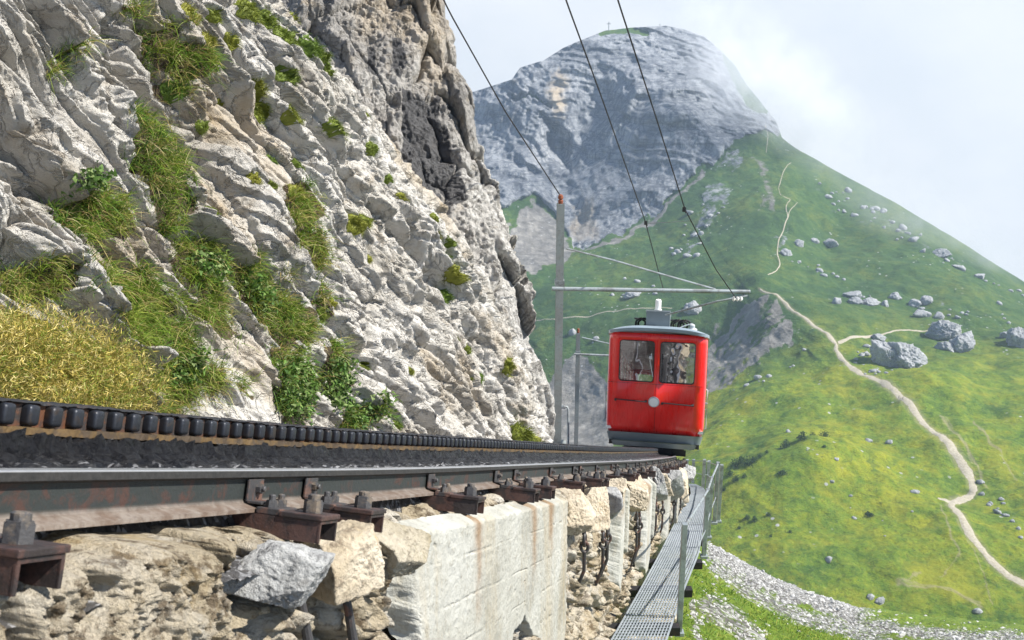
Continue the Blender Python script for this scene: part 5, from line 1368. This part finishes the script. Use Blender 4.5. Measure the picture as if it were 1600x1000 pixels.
for k in range(len(cuts)-1):
    a, c = cuts[k], cuts[k+1]; b = MB(); step = np.array([0, 0, -.018*k % .02])
    nbar = 17
    for j in range(nbar):
        f = j/(nbar-1); path = [tuple(LS[i]*(1-f)+RS[i]*f) for i in range(a, c+1, 2)]
        if len(path) < 2: continue
        q = np.array(path); w = (.007 if 0 < j < nbar-1 else .012); hgt = .034
        V = []; F = []
        for p in q: V += [p+np.array([-w/2, 0, 0]), p+np.array([w/2, 0, 0]), p+np.array([w/2, 0, -hgt]), p+np.array([-w/2, 0, -hgt])]
        for i in range(len(q)-1):
            for e in range(4): F.append((i*4+e, i*4+(e+1) % 4, i*4+4+(e+1) % 4, i*4+4+e))
        b.add(V, F)
    # cross bars, a good hand's breadth apart
    L_ = np.r_[0, np.cumsum(np.linalg.norm(np.diff((LS[a:c+1]+RS[a:c+1])/2, axis=0), axis=1))]
    for d in np.arange(0.0, L_[-1], .075 if k < 3 else .12):
        p0 = np.array([np.interp(d, L_, LS[a:c+1, e]) for e in range(3)]); p1 = np.array([np.interp(d, L_, RS[a:c+1, e]) for e in range(3)])
        b.tube([tuple(p0-np.array([0, 0, .012])), tuple(p1-np.array([0, 0, .012]))], .006, 4)
    for e in (a, c):
        p0, p1 = LS[e], RS[e]; b.tube([tuple(p0-np.array([0, 0, .016])), tuple(p1-np.array([0, 0, .016]))], .016, 4)
    b.build('grating_panel', M_GRATE, walk)
for i in (40, 63, 84, 104, 121, 134, 146, 158, 170, 183, 197, 212):
    b = MB(); p0, p1 = LS[i], RS[i]; d = (p1-p0)/np.linalg.norm(p1-p0); z_ = depth_of(p0)
    q0 = p0 - d*.42 - np.array([0, 0, .09]); q1 = p1 + d*.07 - np.array([0, 0, .09])
    ang = math.atan2(d[1], d[0]); mid = (q0+q1)/2; L_ = np.linalg.norm(q1-q0)
    b.box(tuple(mid), (L_, .09, .085), rot=Matrix.Rotation(ang, 3, 'Z')); b.build('support_beam', M_BLACK, walk)
rail_ = thing('walkway_railing', 'thin galvanised post railing along the open side of the walkway', 'railing', tuple(RS[60]))
tops = []
for (px, py0, py1, z_) in ((1070, 818, 1010, 9.35), (1106, 764, 880, 12.6), (1112.5, 745, 848, 14.6), (1122, 722, 825, 15.5), (1128, 726, 822, 15.9), (1108, 720, 764, 33.), (1101, 718, 764, 31), (1084, 718, 756, 36), (1074, 718, 754, 38)):
    t_ = P(px, py0, z_); h = (py1-py0)/FPX*z_*1.04; w = .05 if z_ < 20 else .09
    b = MB(); b.box((t_[0], t_[1], t_[2]-h/2), (w, w, h), bev=.004); po = b.build('post', M_GALV, rail_)
    if z_ < 20:
        b = MB(); b.box((t_[0], t_[1], t_[2]-h+.02), (.09, .08, .04), bev=.006); b.build('post_foot', M_GALV, po)
    tops.append(t_)
b = MB(); ts = [tops[0]-np.array([0, 0, .03]), tops[1]-np.array([0, 0, .02]), tops[2]-np.array([0, 0, .02]), tops[3]-np.array([0, 0, .03])]
b.tube([tuple(P(1034, 985, 7.4))] + [tuple(x) for x in ts], .012, 8) if False else b.tube([tuple(x) for x in ts], .014, 8)
b.build('hand_cable', M_GALV, rail_, True)
b = MB(); ts2 = [x-np.array([0, 0, .55]) for x in ts]; b.tube([tuple(x) for x in ts2], .009, 6); b.build('hand_cable', M_GALV, rail_, True)
for dz_ in (.05, .5):
    b = MB(); b.tube([tuple(tops[4]-np.array([0, 0, dz_]))]+[tuple(tops[i]-np.array([0, 0, dz_])) for i in (5, 6, 7, 8)], .012, 6); b.build('hand_cable', M_GALV, rail_, True)

# ================================================================== near slope below the walkway
def m_slope():
    m = Mat('near_slope'); p = m.pos(); sc = m.attr('scree')
    g1 = m.noise(p, .35, 6, .65); g2 = m.noise(p, 2.2, 6, .7); g3 = m.noise(p, 9, 4, .7)
    gm = m.math('ADD', m.math('MULTIPLY', g1, .45), m.math('ADD', m.math('MULTIPLY', g2, .35), m.math('MULTIPLY', g3, .2)))
    gc = m.ramp(gm, [(.36, (.055, .105, .018)), (.5, (.145, .225, .028)), (.62, (.26, .29, .045))])
    st = m.ramp(m.voro(p, 2.6, 'F1', 'Color'), [(0.2, (.38, .38, .375)), (.8, (.64, .635, .62))])
    st = m.mix(m.rng(m.voro(p, 2.6, 'F1'), .35, .6), st, (.16, .155, .145))
    st = m.mix(m.math('MULTIPLY', m.rng(g3, .5, .7), .5), st, (.24, .225, .2))
    f = m.rng(m.math('ADD', sc, m.math('MULTIPLY', m.math('SUBTRACT', g2, .5), 1.5)), .40, .60)
    c = m.mix(f, gc, st)
    h = m.math('ADD', g3, m.math('MULTIPLY', m.math('SUBTRACT', 1., m.voro(p, 2.6, 'F1')), 1.0))
    return m.done(c, .93, 0, m.bump(h, .22, 1.0), .15)
M_SLOPE = m_slope()
bB, cB = -.0001585, .000347
def bcurve(x): return np.interp(x, [900, 1040, 1110, 1150, 1200, 1260, 1340, 1450, 1620, 1800], [770, 818, 850, 872, 899, 924, 949, 963, 980, 990])
nx_ = np.linspace(930, 1800, 620); nw = np.exp(np.linspace(math.log(1/7.0), math.log(1/470.), 620))
NX, NW = np.meshgrid(nx_, nw, indexing='ij')
NY = bcurve(NX) + (NW-.00244)/cB
NP = P(NX, NY, 1/NW)
_wn = 14*fbm(np.stack([NX/40, NY/25, 0*NX], -1), 4)
up_b = NY - bcurve(NX)
sc = sstep(34, 16, up_b+_wn*1.3)*sstep(1085, 1120, NX)*sstep(1420, 1300, NX)*.85
for pts, w in (([(1120,885),(1180,925),(1260,965),(1400,985),(1600,1000)], 15), ([(1110,935),(1150,960),(1190,1000)], 22), ([(1150,905),(1230,950),(1330,985),(1420,1010)], 10), ([(1085,930),(1090,985)], 8)):
    sc = np.maximum(sc, .62*sstep(w*1.4, w*.3, line_d(NX+_wn, NY+_wn*.6, pts)))
NZ = 1/NW
dz_ = .5*fbm(NP/7., 4)*np.clip(NZ/60, .5, 3) + .12*fbm(NP/.9, 4)*np.clip(NZ/30, .7, 3) + .05*sc*fbm(NP/.28, 3)*np.clip(NZ/20, 1, 5)
NP[..., 2] += dz_ - .25
tag(mesh_np('near_slope', NP, grid_faces(*NX.shape), M_SLOPE, None, dict(scree=sc.ravel())), 'steep scree and grass slope falling away below the walkway', 'slope', kind='structure')
# loose stones on the scree: uncountable
rs_ = np.random.default_rng(3); V0, F0 = ico(1); parts_v = []; parts_f = []; bse = 0
cand = 0
scw = sc*np.clip(NZ/40, .2, 1)
ii = rs_.integers(0, NX.shape[0], 60000); jj = rs_.integers(0, NX.shape[1], 60000)
ok = (rs_.random(60000) < sc[ii, jj]*.55 + .012) & (NY[ii, jj] < 1060)
for i, j in zip(ii[ok][:4200], jj[ok][:4200]):
    d = NZ[i, j]; s_ = min(1.0, rs_.gamma(1.8, 1.0)*.62/FPX*d + .02)
    n_ = V0*(1+.35*rs_.normal(size=(len(V0), 1)))*np.array([1, rs_.uniform(.6, 1.2), rs_.uniform(.5, .9)])*s_
    parts_v.append(n_+NP[i, j]+np.array([0, 0, s_*.2])); parts_f.append(F0+bse); bse += len(V0)
M_PEB = m_stone('loose_stone', (.38, .38, .375), (.62, .615, .60), (.25, .24, .23))
tag(mesh_np('loose_stones', np.concatenate(parts_v), np.concatenate(parts_f), M_PEB, None, None, False), 'loose pale grey stones strewn over the slope below the walkway', 'stones', kind='stuff')
parts = []
ii = rg.integers(0, NX.shape[0], 40000); jj = rg.integers(0, NX.shape[1], 40000)
ok = (rg.random(40000) > sc[ii, jj]*1.3) & (NZ[ii, jj] < 70) & (NY[ii, jj] < 1040); ii, jj = ii[ok][:15000], jj[ok][:15000]; n = len(ii)
for rep in range(2):
    d = np.array([.1, 0, .9])+rg.normal(size=(n, 3))*.4; d /= np.linalg.norm(d, axis=1)[:, None]
    cc = GREENS[rg.integers(0, 5, n)]*rg.uniform(.9, 1.5, (n, 1))
    parts.append(blades(NP[ii, jj]+rg.normal(size=(n, 3))*.1, d, rg.uniform(.12, .32, n)*np.clip(NZ[ii, jj]/28, .8, 1.6), .011*np.clip(NZ[ii, jj]/14, .8, 3), rg.uniform(.2, .8, n), cc, 2))
v, f, c = join(parts)
tag(mesh_np('slope_grass', v, f, M_BLADE, None, dict(tint=c)), 'short green grass tufts on the slope below the walkway', 'grass', kind='stuff')
# ================================================================== boulders, shrubs and small things on the hillside
M_BOUL = (lambda: (lambda m, p: m.done(m.mix(m.math('MULTIPLY', m.rng(m.noise(p, .9, 6, .7), .5, .68), .7), m.ramp(m.noise(m.mapped(p, (1, 1, .4)), .35, 6, .7), [(.3, (.24, .25, .265)), (.7, (.47, .48, .49))]), (.12, .125, .135)), .92, 0, m.bump(m.noise(p, 1.2, 6, .7), .8, 1.0), .2))(*(lambda m: (m, m.pos()))(Mat('grey_boulder'))))()
BIG = [  # px centre, px base, half width px, half height px, label
 (1386, 575, 20, 21, 'largest grey boulder, split by a slanting crack, left half of the pair beside the path'), (1414, 579, 29, 24, 'largest grey boulder, right half of the split pair beside the path'),
 (1479, 530, 20, 14, 'pale domed boulder standing behind the split boulder pair'), (1506, 548, 17, 15, 'rugged boulder just right of and below the pale domed boulder'), (1480, 548, 12, 8, 'low boulder slab in front of the pale domed boulder'),
 (1594, 545, 16, 18, 'big boulder cut by the right edge of the photo'), (1573, 530, 9, 6, 'low rock left of the boulder at the right edge'), (1374, 528, 9, 5, 'dark rock just above the split boulder pair'),
 (1335, 459, 11, 6, 'flat topped grey boulder on the mid slope, above left of the domed boulder'), (1359, 474, 12, 7, 'wide pale boulder on the mid slope below the flat topped one'), (1338, 474, 10, 5, 'dark low rock beside the wide pale boulder'), (1308, 482, 7, 5, 'small pale rock left of the wide pale boulder'),
 (1383, 474, 6, 6, 'upright rock right of the wide pale boulder'), (1400, 462, 8, 6, 'pale jagged rock in the middle of the mid slope row'), (1430, 470, 9, 7, 'dark block in the mid slope cluster'), (1448, 468, 9, 8, 'tallest block of the mid slope cluster'), (1445, 494, 8, 5, 'low rock below the mid slope cluster'), (1471, 494, 6, 5, 'small dark rock above the pale domed boulder'),
 (1228, 398, 8, 6, 'pale boulder beside the upper path bend'), (1249, 390, 8, 6, 'pale boulder right of the upper path bend'), (1300, 391, 10, 6, 'broad pale boulder high on the slope right of the upper path'), (1273, 382, 6, 5, 'small pale boulder between the upper path and the broad pale boulder'),
 (1469, 402, 12, 7, 'pale boulder high on the right slope below the skyline'), (1500, 420, 9, 4, 'flat pale rock below the skyline on the right'), (1530, 436, 8, 4, 'flat pale rock near the right end of the skyline'),
 (988, 467, 11, 6, 'pale boulder on the left flank above the railcar roof'), (1082, 494, 14, 9, 'grey boulder on the left flank just right of the railcar roof'), (895, 518, 6, 6, 'rock on the left flank behind the catenary masts'), (932, 528, 5, 4, 'small rock on the left flank left of the railcar'),
 (1358, 688, 5, 3, 'small brownish rock on the meadow left of the main path'), (1390, 690, 5, 3, 'small brownish rock nearer the main path'), (1304, 754, 4, 2.5, 'small white stone on the hump of the meadow'), (1430, 777, 6, 2.5, 'small brown rock left of the path fork'), (1294, 884, 5, 3, 'small grey stone on the lower meadow'),
 (1535, 740, 6, 3, 'white stone at the outer bend of the path'), (1537, 758, 4, 3, 'white stone just below the outer path bend'), (1567, 768, 4, 2.5, 'small stone on the grass right of the path bend'), (1360, 940, 6, 4, 'grey stone at the upper end of the lower scree'), (1375, 944, 8, 4, 'wide grey stone at the upper end of the lower scree'), (1528, 965, 7, 4, 'grey stone at the lower right corner of the meadow')]
def boulder(cx, by, hw, hh, seed, sub=4):
    g = ground(cx, by); d = depth_of(g); s = d/FPX
    p, F = rock_shape((hw*s*1.12, hw*s*.95, hh*s*1.2), seed, sub, 16, .20, .10, .9)
    o = mesh_np('boulder', p, F, M_BOUL, None, None, True)
    o.location = (g[0], g[1]+hw*s*.4, g[2]+hh*s*.38); o.rotation_euler = (0, .25*math.sin(seed*2.3), 0)
    return o
for k, (cx, by, hw, hh, lab) in enumerate(BIG):
    tag(boulder(cx, by, hw, hh, 300+k, 6 if hw > 18 else 5 if hw > 10 else 4 if hw > 7 else 3), lab, 'boulder')
rs2 = np.random.default_rng(21); runs = [((1275,290),(1330,312),9),((1330,312),(1390,350),10),((1390,350),(1450,390),8),((1450,390),(1600,465),7),((1300,325),(1420,375),8),((1330,455),(1480,490),13),((1225,395),(1320,450),16),((1360,545),(1330,575),8),((1390,600),(1350,585),8),
        ((1060,395),(1100,330),12),((1080,370),(1150,300),10),((1030,400),(1085,400),14),((900,470),(1080,450),22),((1100,640),(1280,560),30),((1200,700),(1400,850),45),((1550,760),(1600,830),20),((1480,490),(1600,500),12)]
for k in range(170):
    a, c, w = runs[k % len(runs)]; t = rs2.random(); cx = a[0]+(c[0]-a[0])*t+rs2.normal()*w*.6; by = a[1]+(c[1]-a[1])*t+rs2.normal()*w*.5
    if by < np.interp(cx, SKY_X, SKY_Y)+8: continue
    hw = min(6.0, rs2.gamma(2.2, .95)+.9)
    o = boulder(cx, by, hw, hw*rs2.uniform(.5, .8), 500+k, 2)
    tag(o, 'small pale rock scattered on the green mountainside', 'boulder', 'small rocks scattered on the mountainside')

def m_shrub():
    m = Mat('pine_needles'); p = m.pos()
    return m.done(m.ramp(m.noise(p, .7, 3), [(.3, (.018, .042, .014)), (.7, (.05, .095, .028))]), .85, 0, None, .2)
M_SHRUB = m_shrub()
M_BARK = Mat('bark').done((.09, .065, .045), .95)
def shrub(cx, by, hw, hh, seed):
    g = ground(cx, by); s = depth_of(g)/FPX; rs = np.random.default_rng(seed)
    root = thing('dwarf_pine', 'dark green dwarf pine in the dark clump on the meadow right of the walkway', 'shrub', tuple(g), 'dwarf pines on the meadow')
    n = 420; u = rs.normal(size=(n, 3)); u /= np.linalg.norm(u, axis=1)[:, None]; rr = rs.random(n)**.5
    h = np.abs(u[:, 2])*rr
    c = np.stack([u[:, 0]*rr*hw*s*(1.1-.55*h), u[:, 1]*rr*hw*s*(1.1-.55*h), .1*hh*s+h*hh*2*s], 1)*np.array([1, 1, 1])
    cl = rs.normal(size=(6, 3))*hw*s*.3; c = c + cl[rs.integers(0, 6, n)]*np.array([1, 1, .25])
    e1 = rs.normal(size=(n, 3)); e1 /= np.linalg.norm(e1, axis=1)[:, None]; e2 = np.cross(e1, rs.normal(size=(n, 3))); e2 /= np.linalg.norm(e2, axis=1)[:, None]
    sz = hw*s*rs.uniform(.10, .24, (n, 1))
    V = np.stack([c-e1*sz, c+e2*sz*.7, c+e1*sz+np.array([0, 0, .3])*sz], 1).reshape(-1, 3)
    mesh_np('foliage', V+g, np.arange(3*n).reshape(-1, 3), M_SHRUB, root, None, False)
    MB().tube([tuple(g-np.array([0, 0, .3])), tuple(g+np.array([.05*hw*s, 0, hh*s*.8]))], [.07*hw*s, .03*hw*s], 6).build('stem', M_BARK, root, True)
    return root
SHR = [(1146,752,7,7),(1156,748,7,6),(1166,752,8,7),(1176,750,6,5),(1140,762,6,5),(1186,747,4,4),(1148,770,6,5),(1160,766,4,4),(1225,731,8,7),(1253,724,8,7),(1285,707,7,6),(1268,704,5,4),(1310,706,4,3),(1168,816,5,4),(1179,819,5,4),(1200,815,4,3),(1358,813,6,2.5),(1130,778,4,3),(1196,741,3,3),(1234,838,3,3),(1204,842,2.5,2.5),(1155,826,3,2.5),(1284,736,3,2),(1220,770,7,3)]
SL_ = {8: 'lone dark pine on the hump brow, left one of two', 9: 'dark pine on the hump brow, right one of two', 10: 'dark pine higher up the meadow above the hump', 16: 'flat dark bush on the meadow below the path fork'}
for k, q in enumerate(SHR):
    o = shrub(*q, 900+k)
    if k in SL_: o['label'] = SL_[k]
    elif k >= 11: o['label'] = 'small dark bush dotted singly on the open meadow'

# hikers on the path, a summit cross, a survey post
def person(cx, by, top, legs, label):
    g = ground(cx, by, .3); vs = [(0,0,.92),(0,0,1.15),(0,0,1.42),(0,0,1.52),(0,0,1.68),(.17,0,1.40),(.24,.03,1.12),(.25,-.10,.92),(-.17,0,1.40),(-.24,.03,1.12),(-.25,-.10,.92),(.09,0,.88),(.11,-.06,.48),(.11,.04,.06),(.11,-.10,.03),(-.09,0,.88),(-.11,.10,.48),(-.11,.16,.07),(-.11,.03,.03)]
    ed = [(0,1),(1,2),(2,3),(3,4),(2,5),(5,6),(6,7),(2,8),(8,9),(9,10),(0,11),(11,12),(12,13),(13,14),(0,15),(15,16),(16,17),(17,18)]
    rd = [.15,.14,.16,.06,.105,.07,.05,.04,.07,.05,.04,.09,.065,.045,.04,.09,.065,.045,.04]
    me = bpy.data.meshes.new('person'); me.from_pydata(vs, ed, [])
    o = bpy.data.objects.new('person', me); col.objects.link(o)
    sk = o.modifiers.new('skin', 'SKIN'); 
    if not me.skin_vertices: me.attributes.new
    bpy.context.view_layer.update()
    for v, r_ in zip(me.skin_vertices[0].data, rd): v.radius = (r_, r_*.85)
    me.skin_vertices[0].data[0].use_root = True
    su = o.modifiers.new('sub', 'SUBSURF'); su.levels = 1; su.render_levels = 1
    me.materials.append(Mat('clothing').done(top, .9)); o.location = tuple(g); o.rotation_euler = (0, 0, 1.2)
    return tag(o, label, 'person')
person(1403, 634, (.06, .06, .09), (.1, .1, .12), 'left hiker of two in dark clothes walking on the main path')
person(1409, 637, (.10, .05, .05), (.1, .1, .12), 'right hiker of two in dark clothes walking on the main path')
g = ground(951, np.interp(951, SKY_X, SKY_Y)+1); s = depth_of(g)/FPX
b = MB(); b.box((g[0], g[1], g[2]+6.5*s), (.9*s, .9*s, 14*s)); b.box((g[0], g[1], g[2]+10.5*s), (6*s, .9*s, .9*s)); cr = b.build('summit_cross', M_GALVD); tag(cr, 'tiny cross on the mountain top', 'cross')
g = ground(1031, np.interp(1031, SKY_X, SKY_Y)+1); s = depth_of(g)/FPX
b = MB(); b.box((g[0], g[1], g[2]+1.5*s), (.6*s, .6*s, 5*s)); b.box((g[0], g[1], g[2]+3.5*s), (1.6*s, .8*s, 1.2*s)); tag(b.build('survey_post', M_GALVD), 'tiny post on the summit right of the cross', 'post')

# ================================================================== air
hz = MB().box((600, 640, -195), (2000, 1700, 440)).build('haze', None)
hm = bpy.data.materials.new('haze_air'); hm.use_nodes = True; ht = hm.node_tree; ht.nodes.clear()
ho = ht.nodes.new('ShaderNodeOutputMaterial'); hv = ht.nodes.new('ShaderNodeVolumePrincipled')
hv.inputs['Color'].default_value = (.62, .78, 1.0, 1); hv.inputs['Density'].default_value = 0.00016; hv.inputs['Anisotropy'].default_value = 0.2
ht.links.new(hv.outputs[0], ho.inputs['Volume']); hz.data.materials.append(hm)
tag(hz, 'thin bluish mountain haze', 'haze', kind='stuff')

# a veil of cloud lying against the right-hand shoulder of the peak
def cloud_wisp(px, py, z_, sx, sy, sz, rot, dens, seed):
    V, F = ico(4); c = P(px, py, z_)
    V = V*(1+.18*fbm(V*1.5+seed, 3))[:, None]*np.array([sx, sy, sz])
    o = mesh_np('cloud_wisp', V, F, None, None, None, True); o.location = tuple(c); o.rotation_euler = (0, rot, 0)
    m = bpy.data.materials.new('cloud_vapour'); m.use_nodes = True; t = m.node_tree; t.nodes.clear()
    out = t.nodes.new('ShaderNodeOutputMaterial'); v = t.nodes.new('ShaderNodeVolumePrincipled')
    v.inputs['Color'].default_value = (.97, .98, 1, 1); v.inputs['Anisotropy'].default_value = .3
    tc = t.nodes.new('ShaderNodeTexCoord')
    mp = t.nodes.new('ShaderNodeMapping'); mp.inputs['Scale'].default_value = (1/sx, 1/sy, 1/sz); t.links.new(tc.outputs['Object'], mp.inputs[0])
    ln = t.nodes.new('ShaderNodeVectorMath'); ln.operation = 'LENGTH'; t.links.new(mp.outputs[0], ln.inputs[0])
    fo = t.nodes.new('ShaderNodeMapRange'); fo.inputs['From Min'].default_value = .95; fo.inputs['From Max'].default_value = .1; t.links.new(ln.outputs['Value'], fo.inputs['Value'])
    nz = t.nodes.new('ShaderNodeTexNoise'); nz.inputs['Scale'].default_value = .022; nz.inputs['Detail'].default_value = 5; nz.inputs['Roughness'].default_value = .62; t.links.new(tc.outputs['Object'], nz.inputs['Vector'])
    nr = t.nodes.new('ShaderNodeMapRange'); nr.inputs['From Min'].default_value = .42; nr.inputs['From Max'].default_value = .66; t.links.new(nz.outputs['Fac'], nr.inputs['Value'])
    a = t.nodes.new('ShaderNodeMath'); a.operation = 'MULTIPLY'; t.links.new(fo.outputs[0], a.inputs[0]); t.links.new(nr.outputs[0], a.inputs[1])
    b = t.nodes.new('ShaderNodeMath'); b.operation = 'MULTIPLY'; b.inputs[1].default_value = dens; t.links.new(a.outputs[0], b.inputs[0])
    t.links.new(b.outputs[0], v.inputs['Density']); t.links.new(v.outputs[0], out.inputs['Volume'])
    o.data.materials.append(m)
    return tag(o, 'pale veil of cloud drifting over the right shoulder of the peak', 'cloud_wisp', kind='stuff')
cloud_wisp(1195, 125, 1030, 150, 90, 66, .66, .045, 3)
cloud_wisp(1440, 345, 900, 190, 70, 40, .55, .012, 8)
